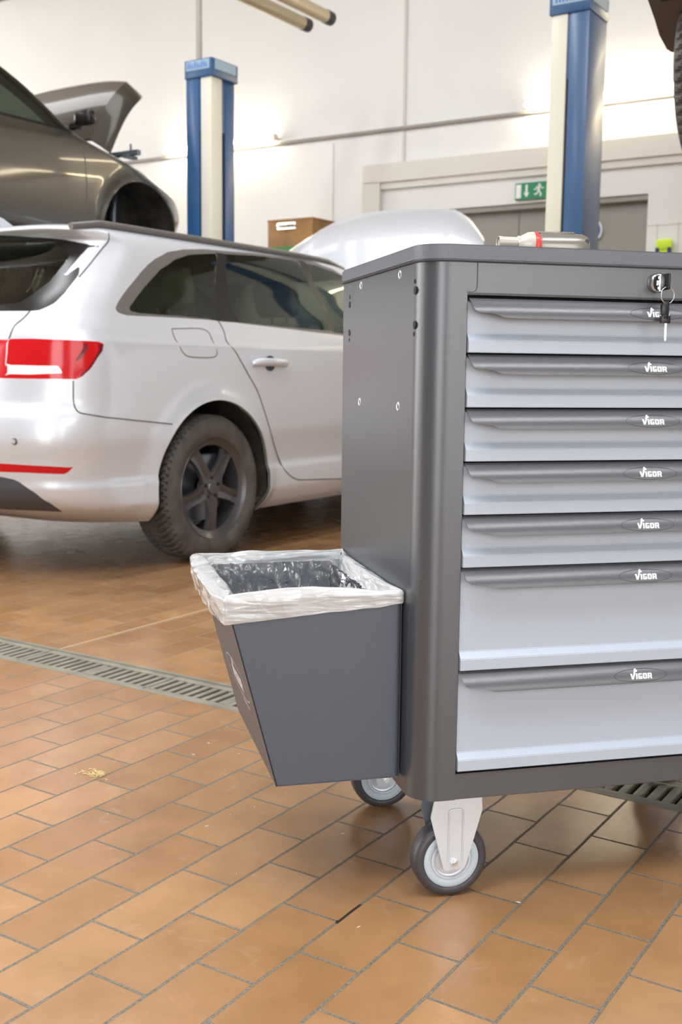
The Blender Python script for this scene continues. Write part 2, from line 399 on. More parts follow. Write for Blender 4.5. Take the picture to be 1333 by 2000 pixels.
CARP={
'quarter':[(64.9,100.4),(68.3,106.3),(71.3,112.8),(75.2,118.4),(79.9,124.1),(92.1,130.7),(107.8,134.7),(122.3,136.6),(142.1,139.2),(127.7,129.7),(123.6,121.5),(121.7,113.1),(120.2,104.7),(118.3,96.8),(107.8,97.3),(97.8,97.8),(88.8,97.8),(80.1,97.8),(71.2,97.8),(65.7,98.6)],
'reardoor':[(154.5,140.2),(174.6,141.7),(196.2,143.3),(212.1,144.1),(228.9,144.9),(255.7,145.3),(228.5,133.8),(218.9,126.6),(215.0,119.7),(212.8,112.5),(208.6,103.3),(205.6,94.7),(193.6,95.0),(182.1,95.3),(170.9,95.5),(161.5,95.8),(152.3,96.0),(143.3,96.2),(134.6,96.5),(132.8,101.4),(131.1,111.2),(134.1,123.5),(138.7,130.9)],
'rearblack':[(16.6,142.6),(21.1,141.5),(24.5,140.3),(27.4,139.3),(30.3,138.2),(33.6,137.2),(36.8,135.6),(40.4,134.3),(43.9,133.4),(40.6,132.4),(39.3,127.7),(38.1,122.0),(37.1,116.1),(40.4,122.3),(41.2,117.4),(40.6,111.9),(40.1,106.3),(38.7,101.3),(37.5,99.5),(35.2,97.2),(32.7,96.8),(28.8,96.9),(25.3,97.0),(-5.0,97.0),(-5.0,144.6)],
'rearglass':[(12.9,138.0),(16.9,137.3),(20.9,136.5),(24.9,135.8),(28.3,135.2),(33.4,132.3),(35.4,129.8),(36.2,127.1),(34.9,120.2),(33.9,113.2),(32.4,108.8),(31.0,104.6),(29.1,101.4),(24.5,100.2),(-5.0,100.2),(-5.0,140.5)],
'lamp_in':[(27.4,84.1),(29.0,84.2),(29.5,79.9),(29.7,75.5),(29.9,71.1),(29.1,71.1),(10.0,71.1),(10.0,84.1)],
'lamp_out':[(29.3,84.3),(34.3,84.4),(37.4,84.3),(40.5,84.2),(43.7,84.1),(47.5,84.0),(51.5,83.8),(52.4,83.0),(52.3,81.3),(50.1,77.7),(48.3,74.2),(46.4,71.7),(45.1,71.0),(42.5,71.0),(40.0,71.0),(37.5,71.0),(35.0,71.0),(32.6,71.0),(30.1,71.0),(29.9,75.5),(29.8,79.9)],
'lampwhite':[(30.2,75.6),(33.2,75.6),(36.2,75.5),(39.3,75.5),(41.4,75.4),(42.0,73.0),(38.5,72.7),(35.2,72.4),(30.5,72.5)],
'refl':[(31.8,40.1),(34.1,40.0),(36.4,39.8),(38.7,39.6),(41.0,39.4),(43.4,39.1),(45.9,38.7),(44.4,36.2),(41.8,36.4),(39.2,36.6),(36.6,36.8),(34.1,36.8),(31.6,36.8),(21.0,36.8),(21.0,40.1)],
'diff':[(31.4,35.0),(34.5,33.8),(37.2,29.5),(38.6,24.7),(39.0,16.6),(36.4,16.9),(33.8,17.0),(31.1,16.9),(28.3,16.4),(25.7,15.6),(-5.0,15.6),(-5.0,35.0)],
'flap':[(90.7,90.8),(99.3,91.3),(108.1,91.9),(113.0,90.5),(114.6,86.9),(105.6,80.7),(101.4,79.2),(94.7,79.2),(88.2,79.3),(87.0,81.3),(91.3,86.1)],
'pillar':[(145.2,140.2),(155.5,140.6),(138.8,131.0),(134.1,123.5),(131.4,112.4),(132.8,101.4),(134.8,96.3),(126.4,96.3),(118.2,96.4),(119.9,103.0),(121.3,110.2),(122.7,117.4),(125.0,124.5),(129.8,131.4)],
'bpillar':[(260.2,146.3),(268.7,146.1),(228.5,129.3),(220.9,121.2),(216.6,112.8),(211.9,103.0),(208.5,94.0),(205.4,94.2),(208.5,103.0),(212.8,112.5),(215.0,119.7),(218.9,126.6),(229.2,134.1)],
'strip1':[(47.4,83.0),(48.4,83.0),(47.8,80.5),(46.0,77.6),(44.9,77.6),(46.5,80.5)],
'strip2':[(51.0,83.3),(52.3,82.8),(52.1,81.3),(50.1,77.8),(48.3,74.3),(46.4,71.9),(46.0,72.4),(47.8,74.8),(50.9,80.9)],
'frontdoor':[(264.2,145.1),(277.1,140.4),(285.4,134.8),(309.0,135.0),(309.0,115.0),(309.0,95.0),(263.0,96.0),(215.2,93.8),(208.5,94.0),(211.9,103.0),(216.6,112.8),(220.9,121.2),(228.5,129.3)],
'trim':[(56.6,99.4),(57.8,103.3),(60.9,111.8),(65.5,121.2),(69.5,126.1),(74.9,129.8),(88.0,134.6),(108.8,138.6),(138.8,142.3),(165.8,143.9),(185.4,145.2),(206.9,146.6),(222.8,146.9),(239.8,147.3),(259.5,147.9),(281.9,148.7),(292.2,147.6),(288.5,144.1),(292.8,141.0),(288.3,135.5),(309.0,133.0),(309.0,113.0),(309.0,85.0),(214.9,92.3),(204.2,92.8),(194.0,93.2),(184.1,93.7),(174.8,94.2),(165.8,94.6),(157.0,95.0),(148.5,95.4),(140.2,95.8),(132.0,96.1),(122.5,96.4),(113.2,96.8),(104.2,96.7),(95.4,96.7),(87.0,96.6),(79.4,96.5),(71.6,96.3),(63.9,96.2),(58.6,97.3)],
'doorseam':[(119.9,96.5),(124.4,88.6),(119.2,83.4),(114.5,78.9),(113.5,74.9),(114.7,70.7),(116.4,66.4),(117.9,59.1),(120.8,51.9),(122.9,45.7),(125.2,39.4),(128.7,29.7),(135.3,23.6),(142.1,22.9),(149.2,22.1),(156.6,21.1),(164.4,20.0)],
'bumpseam':[(44.5,70.4),(44.8,62.6),(46.5,58.5),(49.5,57.6),(52.6,56.6),(55.2,55.9),(59.0,55.3),(63.9,54.6),(68.4,54.0),(72.9,53.3),(76.7,52.7)],
'gateseam':[(54.2,144.0),(50.1,139.4),(45.4,133.2),(43.2,123.3),(41.6,115.7)],
'gateseam2':[(32.7,96.7),(31.8,92.8),(30.3,90.0),(29.7,86.5),(29.4,84.3)],
}
# ---------------------------------------------------------------- room
FY=9.5
def struct(o): o['kind']='structure';return o
GX0,GX1,GY0,GY1=-14.0,7.0,-7.0,FY
DY0,DY1=2.108,2.262       # drain channel
b=MB()
b.add([(GX0,GY0,0),(GX1,GY0,0),(GX1,DY0,0),(GX0,DY0,0)],[(0,1,2,3)])
b.add([(GX0,DY1,0),(GX1,DY1,0),(GX1,GY1,0),(GX0,GY1,0)],[(0,1,2,3)])
struct(b.build('floor',M['floor'],clean=False))
b=MB();b.add([(GX0,DY0,0),(GX1,DY0,0),(GX1,DY0,-.12),(GX0,DY0,-.12),(GX0,DY1,-.12),(GX1,DY1,-.12),(GX1,DY1,0),(GX0,DY1,0)],[(0,1,2,3),(3,2,5,4),(4,5,6,7)])
struct(b.build('trim_1',M['pit'],clean=False))
# back wall with doorway opening
WX0,WX1=GX0,3.0
CZ=5.6
ox0,ox1,oz=-5.52,-3.07,2.37
b=MB()
b.box((WX0,FY,0),(ox0,FY+.2,CZ));b.box((ox1,FY,0),(WX1,FY+.2,CZ));b.box((ox0,FY,oz),(ox1,FY+.2,CZ))
struct(b.build('wall_back',M['wall']))
for i,(x,z0) in enumerate(((-5.48,2.84),(-12.9,0.0),(-1.7,0.0))):
    b=MB().box((x-.016,FY-.012,z0),(x+.016,FY,CZ));struct(b.build('trim_%d'%(i+2),M['joint']))
b=MB().box((-6.30,FY-.006,0),(-6.29,FY,3.1));struct(b.build('trim_5',M['joint']))
struct(MB().box((GX0-.2,GY0,0),(GX0,FY+.2,CZ)).build('wall_left',M['wall']))
b=MB()
b.box((GX1,GY0,0),(GX1+.2,FY+.2,CZ))
struct(b.build('wall_right',M['wall']))
# roller shutter in the right wall (seen mirrored in the car glass)
for n,(y0,y1) in enumerate(((0.0,4.2),(4.9,9.0))):
    b=MB()
    for k in range(34):
        z=k*.12;b.box((GX1-.05-.012*(k%2),y0,z),(GX1-.01,y1,z+.115),bev=.01)
    struct(b.build('door_%d'%(n+3),M['shutter']))
struct(MB().box((GX0,GY0,CZ),(GX1,FY+.2,CZ+.15)).build('ceiling',M['ceil']))
struct(MB().box((GX0,FY-.35,5.24),(WX1,FY-.02,CZ)).build('trim_6',M['shutter']))
b=MB();b.box((GX0,GY0-.2,0),(GX1,GY0,CZ));struct(b.build('wall_front',M['wallf']))
# broad cream door surround (sits proud of the wall)
b=MB()
b.box((-5.912,FY-.06,0),(-5.715,FY,2.67));b.box((-5.912,FY-.06,2.665),(-2.2,FY,2.838));b.box((-2.40,FY-.06,0),(-2.2,FY,2.67))
b.box((-5.715,FY-.035,2.60),(-2.40,FY,2.665))
struct(b.build('trim_7',M['frame']))
# grey double door set back in the opening
b=MB().box((ox0,FY+.10,0),(ox0+1.215,FY+.14,oz)).box((ox0+1.225,FY+.10,0),(ox1,FY+.14,oz))
b.box((ox0,FY+.02,oz-.05),(ox1,FY+.10,oz),bev=.005)
d=struct(b.build('door_1',M['greydoor']))
MB().box((ox0+1.15,FY+.06,1.02),(ox0+1.19,FY+.10,1.16)).box((ox0+1.04,FY+.045,1.08),(ox0+1.18,FY+.06,1.10)).build('door_handle',M['chrome'],d)
struct(MB().box((-2.98,FY-.004,.9),(-2.975,FY,2.12)).box((-3.07,FY-.004,2.1),(-2.4,FY,2.105)).box((-2.80,FY-.004,.9),(-2.795,FY,2.12)).build('trim_8',M['joint']))
# ---- things on the back wall
# exit sign
es=empty('exit_sign','green emergency exit sign with white arrow and running figure above the grey door','sign',(-4.13,FY-.02,2.395))
MB().box((-.16,-.012,0),(.16,0.0,.15),bev=.003).build('panel',M['signg'],es)
b=MB();y0,y1=-.0145,-.012
b.prism([(-.150,.015),(-.100,.015),(-.100,.135),(-.150,.135)],y0,y1,'y')              # door leaf
b.prism([(-.058,.13),(-.038,.13),(-.038,.06),(-.020,.06),(-.048,.02),(-.076,.06),(-.058,.06)],y0,y1,'y')  # arrow
b.build('arrow',M['white'],es)
b=MB();b.lathe([(0,0),(.011,0),(.011,.0025),(0,.0025)],16,'y',(.075,y0,.122))
b.prism([(.045,.108),(.085,.112),(.10,.085),(.118,.09),(.114,.098),(.10,.097),(.088,.118)],y0,y1,'y')
b.prism([(.060,.108),(.085,.108),(.080,.065),(.058,.068)],y0,y1,'y')
b.prism([(.058,.072),(.080,.07),(.098,.045),(.092,.018),(.080,.02),(.084,.044)],y0,y1,'y')
b.prism([(.058,.072),(.072,.066),(.055,.038),(.026,.036),(.026,.046),(.048,.05)],y0,y1,'y')
b.prism([(.05,.108),(.06,.1),(.04,.078),(.022,.08),(.024,.088),(.036,.088)],y0,y1,'y')
b.build('running_figure',M['white'],es)
# round blue sign
rs=empty('round_sign','small round blue and white sign on the grey door behind the right lift column','sign',(-3.60,FY+.075,2.10))
b=MB().lathe([(0,0),(.105,0),(.105,.02),(0,.02)],40,'y');b.build('rim',M['white'],rs,smooth=40)
b=MB().lathe([(0,-.003),(.092,-.003),(.092,0),(0,0)],40,'y');b.build('disc',M['signb'],rs,smooth=40)
b=MB().lathe([(0,-.006),(.03,-.006),(.03,-.003),(0,-.003)],20,'y',(0,0,.03));b.prism([(-.03,-.06),(.03,-.06),(.04,.0),(-.04,.0)],-.006,-.003,'y');b.build('symbol',M['white'],rs)
# hi-vis item in a wall pocket
hv=empty('safety_vest','folded neon yellow green vest with navy patches hanging right of the grey door','vest',(-2.90,FY-.02,1.885))
b=MB().box((-.066,-.05,0),(.066,0,.09),bev=.015).prism([(-.035,.0),(.035,.0),(.025,-.16),(-.025,-.16)],-.045,-.005,'y');b.build('cloth',M['yellow'],hv,smooth=50)
MB().box((-.066,-.057,-.06),(-.036,-.03,.02),bev=.006).box((.036,-.057,-.06),(.066,-.03,.02),bev=.006).build('patch',M['navy'],hv,split=True)
# conduit along the wall
tag(MB().tube([(-12.5,FY-.0195,3.162),(-1.0,FY-.0195,3.155),(2.5,FY-.0195,3.15)],.019,10).build('conduit',M['pipe'],smooth=50),'long thin grey conduit running level along the white back wall','pipe')
# fluorescent battens on the conduit
def tube_lamp(x0,x1,label,z=3.178):
    t=empty('fluorescent_lamp',label,'lamp',((x0+x1)/2,FY-.031,z+.026),0,None);h=(x1-x0)/2
    MB().box((-h,-.02,-.012),(h,.03,.012),bev=.004).build('housing',M['frame'],t)
    MB().tube([(-h+.05,-.05,.012),(h-.05,-.05,.012)],.024,14).build('tube',M['tubeglow'],t,smooth=50)
    MB().box((-h,-.078,-.02),(-h+.05,-.01,.045),bev=.008).box((h-.05,-.078,-.02),(h,-.01,.045),bev=.008).build('end_cap',M['frame'],t,split=True)
tube_lamp(-8.50,-6.95,'lit fluorescent tube on the back wall behind the left blue lift column')
tube_lamp(-4.22,-2.70,'lit fluorescent tube on the back wall behind the right blue lift column')
for x0,x1,z,lb in ((-.85,.70,3.178,'lower'),(.85,2.40,3.178,'lower far'),(-2.6,-1.0,3.66,'upper left')):
    tube_lamp(x0,x1,lb+' fluorescent tube on the right part of the back wall, beyond the raised vehicle',z)
tube_lamp(-2.55,-1.0,'lit fluorescent tube on the back wall at the right edge of the photo')
# radiant heater tubes
for x,y1,lb in ((-5.70,8.15,'left one of two cream heater tubes hanging below the ceiling'),(-5.43,8.10,'right one of two cream heater tubes hanging below the ceiling')):
    h=empty('heater_tube',lb,'heater',(x,y1,3.80))
    MB().tube([(0,-5.0,0),(0,-.06,0)],.055,18).build('pipe',M['heater'],h,smooth=50)
    MB().tube([(0,-.06,0),(0,.03,0)],.058,18).build('end_cap',M['black'],h,smooth=40)
    MB().tube([(0,-.7,.05),(0,-.7,1.8)],.006,6).tube([(0,-3.9,.05),(0,-3.9,1.8)],.006,6).build('hanger',M['pipe'],h,split=True)
# wooden box on green cabinet
gc=empty('steel_cabinet','green steel cabinet standing by the back wall under the wooden box','cabinet',(-6.42,9.22,0))
MB().box((-.42,-.25,.95),(.42,.25,2.05),bev=.01).build('body',M['green'],gc)
MB().box((-.40,-.23,0),(.40,.25,.95),bev=.01).build('plinth',M['trim'],gc)
MB().box((-.40,-.262,1.0),(-.005,-.25,1.98),bev=.004).build('door',M['green'],gc)
MB().box((.005,-.262,1.0),(.40,-.25,1.98),bev=.004).build('door',M['green'],gc)
wb=empty('wooden_box','brown wooden box with a metal handle on top of the green cabinet','box',(-6.47,9.20,2.05))
b=MB()
b.box((-.27,-.2,0),(.27,-.18,.25));b.box((-.27,.18,0),(.27,.2,.25));b.box((-.27,-.18,0),(-.25,.18,.25));b.box((.25,-.18,0),(.27,.18,.25));b.box((-.25,-.18,0),(.25,.18,.02))
b.build('case',M['wood'],wb)
MB().box((-.275,-.205,.25),(.275,.205,.266)).build('lid',M['wood'],wb)
MB().tube([(-.13,-.205,.20),(-.13,-.235,.20),(-.12,-.245,.20),(.04,-.245,.20),(.05,-.235,.20),(.05,-.205,.20)],.014,8).box((-.15,-.208,.17),(.07,-.2,.23)).build('handle',M['chrome'],wb,smooth=50)
# ---- drain grate sections (lift-out)
def grate():
    b=MB();L=.5;sx=.030;n=16
    w0,w1=.004,.150
    # two rails and ribs
    b.box((.001,w0,-.022),(L-.001,.025,-.0005),bev=.002);b.box((.001,.125,-.022),(L-.001,w1,-.0005),bev=.002)
    x=.004
    for k in range(n+1):
        c=.010+k*.030
        b.box((c-.0085,.024,-.020),(c+.0085,.126,-.002),bev=.003)
    b.box((.24,.03,-.022),(.27,.12,-.003),bev=.004)
    return b
g0=grate().build('drain_grate',M['grate'],smooth=40)
g0.location=(-4.0,DY0,0)
gl='slotted iron drain grate section, one of the row set across the tiled floor'
tag(g0,gl,'drain grate','drain grate sections')
for k in range(1,11):
    c=g0.copy();COL.objects.link(c);c.location=(-4.0+k*.5,DY0,0)
# lock bolts visible on grates are in the mesh; concrete lips of the channel
struct(MB().box((GX0,DY0-.012,-.06),(GX1,DY0+.003,.0008)).box((GX0,DY1-.003,-.06),(GX1,DY1+.014,.0008)).build('trim_9',M['grate']))
struct(MB().box((-2.494,DY1+.012,-.002),(-2.484,GY1,.0007)).build('trim_10',M['seamf']))
# ---- floor litter
def litter(name,n,label,cx,cy,sd,mat,ln):
    b=MB();
    for k in range(n):
        x=random.gauss(cx,sd[0]);y=random.gauss(cy,sd[1]);a=random.random()*PI;l=ln*(.4+random.random());w=.0006+random.random()*.0008
        c,s=math.cos(a),math.sin(a);z=.001+random.random()*.002
        b.add([(x-c*l-s*w,y-s*l+c*w,z),(x+c*l-s*w,y+s*l+c*w,z+.001),(x+c*l+s*w,y+s*l-c*w,z+.001),(x-c*l+s*w,y-s*l-c*w,z),(x,y,z+.0015)],[(0,1,4),(1,2,4),(2,3,4),(3,0,4),(0,3,2,1)])
    return tag(b.build(name,mat),label,'straw',None,'stuff')
litter('straw_bits',45,'little heap of straw bits on the tiles left of the waste bin',-1.644,1.593,(.016,.011),M['straw'],.006)
b=MB()
random.seed(3)
for k in range(60):
    x=random.uniform(-2.3,-.1);y=random.uniform(.6,2.05);a=random.random()*PI;l=random.choice((.0009,.0011,.0014,.002,.005));w=.0006
    c,s=math.cos(a),math.sin(a)
    b.add([(x-c*l,y-s*l,.0006),(x-s*w,y+c*w,.0006),(x+c*l,y+s*l,.0006),(x+s*w,y-c*w,.0006),(x,y,.002)],[(0,3,4),(3,2,4),(2,1,4),(1,0,4),(0,1,2,3)])
tag(b.build('grit',M['grit']),'pale grit and splinters scattered over the tiled floor','grit',None,'stuff')
# ---------------------------------------------------------------- tool trolley (local: x along the front, y into depth)
CAB=(-.75196,1.50057,0);CYAW=.817509
def cabW(p):
    c,s=math.cos(CYAW),math.sin(CYAW);return (CAB[0]+c*p[0]-s*p[1],CAB[1]+s*p[0]+c*p[1],p[2])
CW=.6252;XS=-.07;XE=CW+.07;DP=.4875;RC=.045;ZB,ZT=.179,1.0155
tr=empty('tool_trolley','anthracite steel tool trolley with seven light grey drawers on castors','tool trolley',CAB,CYAW)
def arc(cx,cy,r,a0,a1,n=10): return [(cx+r*math.cos(math.radians(lerp(a0,a1,i/n))),cy+r*math.sin(math.radians(lerp(a0,a1,i/n)))) for i in range(n+1)]
# side panel + rounded corner post, one bent sheet, left and right
def post(mirror):
    T=.0015;IN=.006
    out=[(XS,DP)]+arc(XS+RC,RC,RC,180,270,14)+[(0,0)]
    inn=[(0,IN+.02),(-.002,IN+.02),(-.004,.004)]
    poly=out+[(0,.028),(-.004,.028),(-.004,.004)]+[(x,y) for x,y in arc(XS+RC,RC,RC-.004,270,180,10)]+[(XS+.004,DP)]
    if mirror: poly=[(CW-x,y) for x,y in poly][::-1]
    b=MB().prism(poly,ZB,ZT,'z');return b
b=post(False);b.build('side_panel',M['anth'],tr,smooth=30)
post(True).build('side_panel',M['anth'],tr,smooth=30)
b=MB();b.box((-.004,.0005,.9665),(CW+.004,.012,ZT));b.box((-.004,.0005,.9665),(CW+.004,.03,.970))
b.build('top_rail',M['anth'],tr)
b=MB();b.box((-.0005,.0005,ZB),(CW+.0005,.012,.2215),bev=.0015);b.box((-.0005,.0005,.2195),(CW+.0005,.035,.2215))
b.build('bottom_rail',M['anth'],tr)
MB().box((XS+.004,DP-.006,ZB),(XE-.004,DP,ZT)).build('back_panel',M['anth'],tr)
MB().box((XS+.006,.03,ZB+.001),(XE-.006,DP-.006,ZB+.004)).box((0,.03,.21),(.003,DP-.01,ZT)).box((CW-.003,.03,.21),(CW,DP-.01,ZT)).box((0,.034,.21),(CW,.04,ZT)).build('inner_frame',M['void'],tr)
# overlapping notch seam of the corner post on the top rail
P=[(.0152,1.0155),(.0152,.982)]+[(x,z) for x,z in arc(.0072,.979,.008,0,-90,6)]+[(-.001,.971)]
b=MB().tube([(x,-.0001,z) for x,z in P],.00045,6);b.tube([(CW-x,-.0001,z) for x,z in P],.00045,6)
b.build('seam',M['line'],tr,split=True)
# lid
lp=[(XS-.003,DP+.003)]+arc(XS+RC-.0,RC-.0,RC+.003,180,270,14)+arc(XE-RC,RC,RC+.003,270,360,14)+[(XE+.003,DP+.003)]
MB().prism(lp,ZT+.0008,1.0388,'z',bev=.0022).build('lid',M['lid'],tr,smooth=35)
lp2=[(x*.992+.0025,y*.985+.004) for x,y in lp]
MB().prism(lp2,1.0380,1.0402,'z').build('rubber_mat',M['rubber'],tr,smooth=35)
MB().prism([(x*.9995,y+.0006) for x,y in lp],ZT-.0012,ZT+.0009,'z').build('shadow_gap',M['void'],tr)
# rivets, slots
def disc_x(b,y,z,r,x,mi=0,dep=.0006,seg=18): b.lathe([(0,x),(r,x),(r,x+dep),(0,x+dep)],seg,'x',(0,y,z),mi)
for (y,z) in ((.3574,1.0030),(.118,1.0030),(.3576,.7960),(.1166,.7960)):
    b=MB();b.lathe([(.0035,XS-.0002),(.0062,XS-.0012),(.0072,XS-.0004),(.0072,XS+.001)],20,'x',(0,y,z));b.build('rivet',M['zinc'],tr,smooth=50)
    
b=MB()
for y in (.0372,.4385):
    for z in (.9735,.9219): disc_x(b,y,z,.0062,XS-.0008)
b.build('mounting_hole',M['void'],tr,split=True)
b=MB()
for y in (.0398,.4385):
    for z in (.9874,.9087): b.lathe([(.0022,XS-.0006),(.0034,XS-.0006),(.0034,XS+.0004)],14,'x',(0,y,z))
for (y,z) in ((.3574,1.0030),(.118,1.0030),(.3576,.7960),(.1166,.7960)): disc_x(b,y,z,.0035,XS-.0006)
b.build('tab_slot',M['line'],tr,split=True)
# ------- emblem: tick-shaped V and block capitals IGOR in an ellipse, 2D, unit = cap height, centred
def emblem_polys():
    Q=[]
    Q.append([(0,1),(.38,1),(.48,.46),(.92,1.48),(1.08,1.78),(1.46,1.80),(1.36,1.62),(1.64,1.50),(1.54,1.26),(1.20,1.26),(.66,0),(.26,0)])
    def R(x0,y0,x1,y1): Q.append([(x0,y0),(x1,y0),(x1,y1),(x0,y1)])
    x=1.17;R(x,0,x+.34,1)
    x=1.66 # G
    Q.append([(x,.16),(x+.34,.16),(x+.34,.84),(x,.84)]);Q.append([(x+.12,0),(x+.86,0),(x+.86,.26),(x,.26),(x,.12)]);Q.append([(x+.12,1),(x+.86,1),(x+.86,.76),(x,.76),(x,.88)])
    R(x+.56,.2,x+.86,.56);R(x+.44,.38,x+.86,.56)
    x=2.66 # O
    Q.append([(x+.12,0),(x+.78,0),(x+.90,.12),(x+.90,.24),(x,.24),(x,.12)]);Q.append([(x+.12,1),(x+.78,1),(x+.90,.88),(x+.90,.76),(x,.76),(x,.88)]);R(x,.2,x+.34,.8);R(x+.56,.2,x+.90,.8)
    x=3.70 # R
    R(x,0,x+.34,1);Q.append([(x+.3,1),(x+.80,1),(x+.92,.88),(x+.92,.78),(x+.3,.78)]);R(x+.60,.5,x+.92,.8);Q.append([(x+.3,.38),(x+.84,.38),(x+.92,.46),(x+.92,.56),(x+.3,.56)])
    Q.append([(x+.48,.40),(x+.80,.40),(x+.98,0),(x+.62,0)])
    return [[(px+.10*py-2.43,py-.62) for px,py in q] for q in Q]
EMB=emblem_polys()
def emblem(b,f,s,mi=0,mirror=False):
    """f(u,v)->3D point; letters mapped piecewise on the surface"""
    for q in EMB:
        # triangulate through bmesh
        bm=bmesh.new();vs=[bm.verts.new((x,y,0)) for x,y in q];bm.faces.new(vs)
        for kk in range(-6,13): bmesh.ops.bisect_plane(bm,geom=bm.verts[:]+bm.edges[:]+bm.faces[:],plane_co=(0,kk*.11,0),plane_no=(0,1,0))
        bmesh.ops.triangulate(bm,faces=bm.faces[:])
        bm.verts.index_update()
        b.add([f(v.co.x*s,v.co.y*s) for v in bm.verts],[[v.index for v in fc.verts] for fc in bm.faces],mi);bm.free()
def ring(b,f,a,c,w,n=64,mi=0,a0=0,a1=360):
    V=[];F=[]
    for i in range(n+1):
        q=math.radians(lerp(a0,a1,i/n));
        V.append(f((a-w)*math.cos(q),(c-w)*math.sin(q)));V.append(f((a+w)*math.cos(q),(c+w)*math.sin(q)))
    for i in range(n): F.append((2*i,2*i+1,2*i+3,2*i+2))
    b.add(V,F,mi)
# ------- drawers
GH=.0285
def gy(h):  # outward profile of the grip, h measured down from its top
    t=max(0,min(1,h/GH));return .001-.0215*math.sin(t**.85*PI/2)
def gtop(x):
    pts=[(0.0,.001),(.0008,.008),(.002,.0135),(.0045,.0178),(.009,.0203),(.016,.0212),(.030,.0218),(.037,.0234),(.044,.0262),(.051,.0279),(.058,.0285)]
    for k in range(len(pts)-1):
        if x<=pts[k+1][0]:
            t=(x-pts[k][0])/(pts[k+1][0]-pts[k][0]);return max(.0006,lerp(pts[k][1],pts[k+1][1],t))
    return GH
def grip_mesh():
    x0,x1=.003,CW-.003
    xs=[0,.0004,.0008,.0014,.002,.003,.004,.005,.007,.009,.012,.015,.019,.024,.030,.036,.040,.043,.0465,.050,.0535,.057,.0605,.064]
    xs=xs+[lerp(.064,(x1-x0)-.064,i/20) for i in range(1,20)]+[(x1-x0)-x for x in xs[::-1]]
    K=16;V=[];F=[]
    T=.0016
    for side in (0,1):
        for x in xs:
            hm=gtop(min(x,(x1-x0)-x))
            for k in range(K+1):
                h=hm*k/K
                V.append((x0+x,gy(h)+side*T,-h+(.0 if not side else .0010)))
    n=len(xs);o=n*(K+1)
    for i in range(n-1):
        for k in range(K):
            a=i*(K+1)+k;F.append((a,a+1,a+K+2,a+K+1));F.append((a+o,a+o+K+1,a+o+K+2,a+o+1))
        a=i*(K+1)+K;F.append((a,a+o,a+o+K+1,a+K+1))
        a=i*(K+1);F.append((a,a+K+1,a+K+1+o,a+o))
    for k in range(K):
        F.append((k,k+o,k+1+o,k+1));e=(n-1)*(K+1)+k;F.append((e,e+1,e+1+o,e+o))
    return MB().add(V,F)
def emblem_on_grip(b):
    cu,ch=.3075,.0168
    f=lambda u,v:(cu+u,gy(ch-v)-.00035,-(ch-v))
    emblem(b,f,.0082,0)
def ring_on_grip(b):
    cu,ch=.3065,.0166
    ring(b,lambda u,v:(cu+u,gy(ch-v)-.00025,-(ch-v)),.0465,.0092,.0004)
zb=[.8812,.7992,.7172,.6352,.5532,.3900,.2267]
zt=[.9605]+[z-.0042 for z in zb[:-1]]
ORD=['topmost','second','third','fourth','fifth','sixth','lowest']
gm=None
for k,(z0,z1) in enumerate(zip(zb,zt)):
    e=.0022
    prof=[(-.0045,z0),(-.0045,z0+.0182),(.0045,z0+.0288),(.0045,z1-.004),(.012,z1-.001),(.030,z1-.001),(.030,z0)]
    b=MB();n=len(prof)
    V=[(e,y,z) for y,z in prof]+[(CW-e,y,z) for y,z in prof]
    F=[tuple(range(n)),tuple(range(2*n-1,n-1,-1))]+[(i,i+n,(i+1)%n+n,(i+1)%n) for i in range(n)]
    bm=bmesh.new();vs=[bm.verts.new(v) for v in V]
    for f in F: bm.faces.new([vs[i] for i in f])
    bmesh.ops.recalc_face_normals(bm,faces=bm.faces[:])
    ed=[q for q in bm.edges if abs(q.verts[0].co.x-q.verts[1].co.x)>.1 and min(q.verts[0].co.y,q.verts[1].co.y)<.02]
    bmesh.ops.bevel(bm,geom=ed,offset=.0009,segments=2,affect='EDGES')
    b.frombm(bm);dr=b.build('drawer',M['drawer'],tr,smooth=25)
    if gm is None:
        g=grip_mesh().build('handle',M['grip'],dr,smooth=50);gm=g
        b=MB();emblem_on_grip(b);em=b.build('emblem',M['white'],dr,clean=False)
        b=MB();ring_on_grip(b);rg=b.build('emblem_ring',M['line'],dr,clean=False)
        parts=[g,em,rg]
        for o in parts:o.location=(0,0,z1+.0005)
    else:
        for o in parts:
            c=o.copy();COL.objects.link(c);c.parent=dr;c.location=(0,0,z1+.0005)
# ------- lock
LX,LZ=.3112,.9925
lk=MB().lathe([(.0145,.001),(.0152,-.004),(.0148,-.0075),(.0128,-.0095),(.0105,-.0095),(.0100,-.007),(.0,-.007)],40,'y',(LX,0,LZ)).build('lock',M['chrome'],tr,smooth=40)
MB().box((LX-.0010,-.0074,LZ-.006),(LX+.0010,-.0066,LZ+.006)).build('keyhole',M['void'],lk)
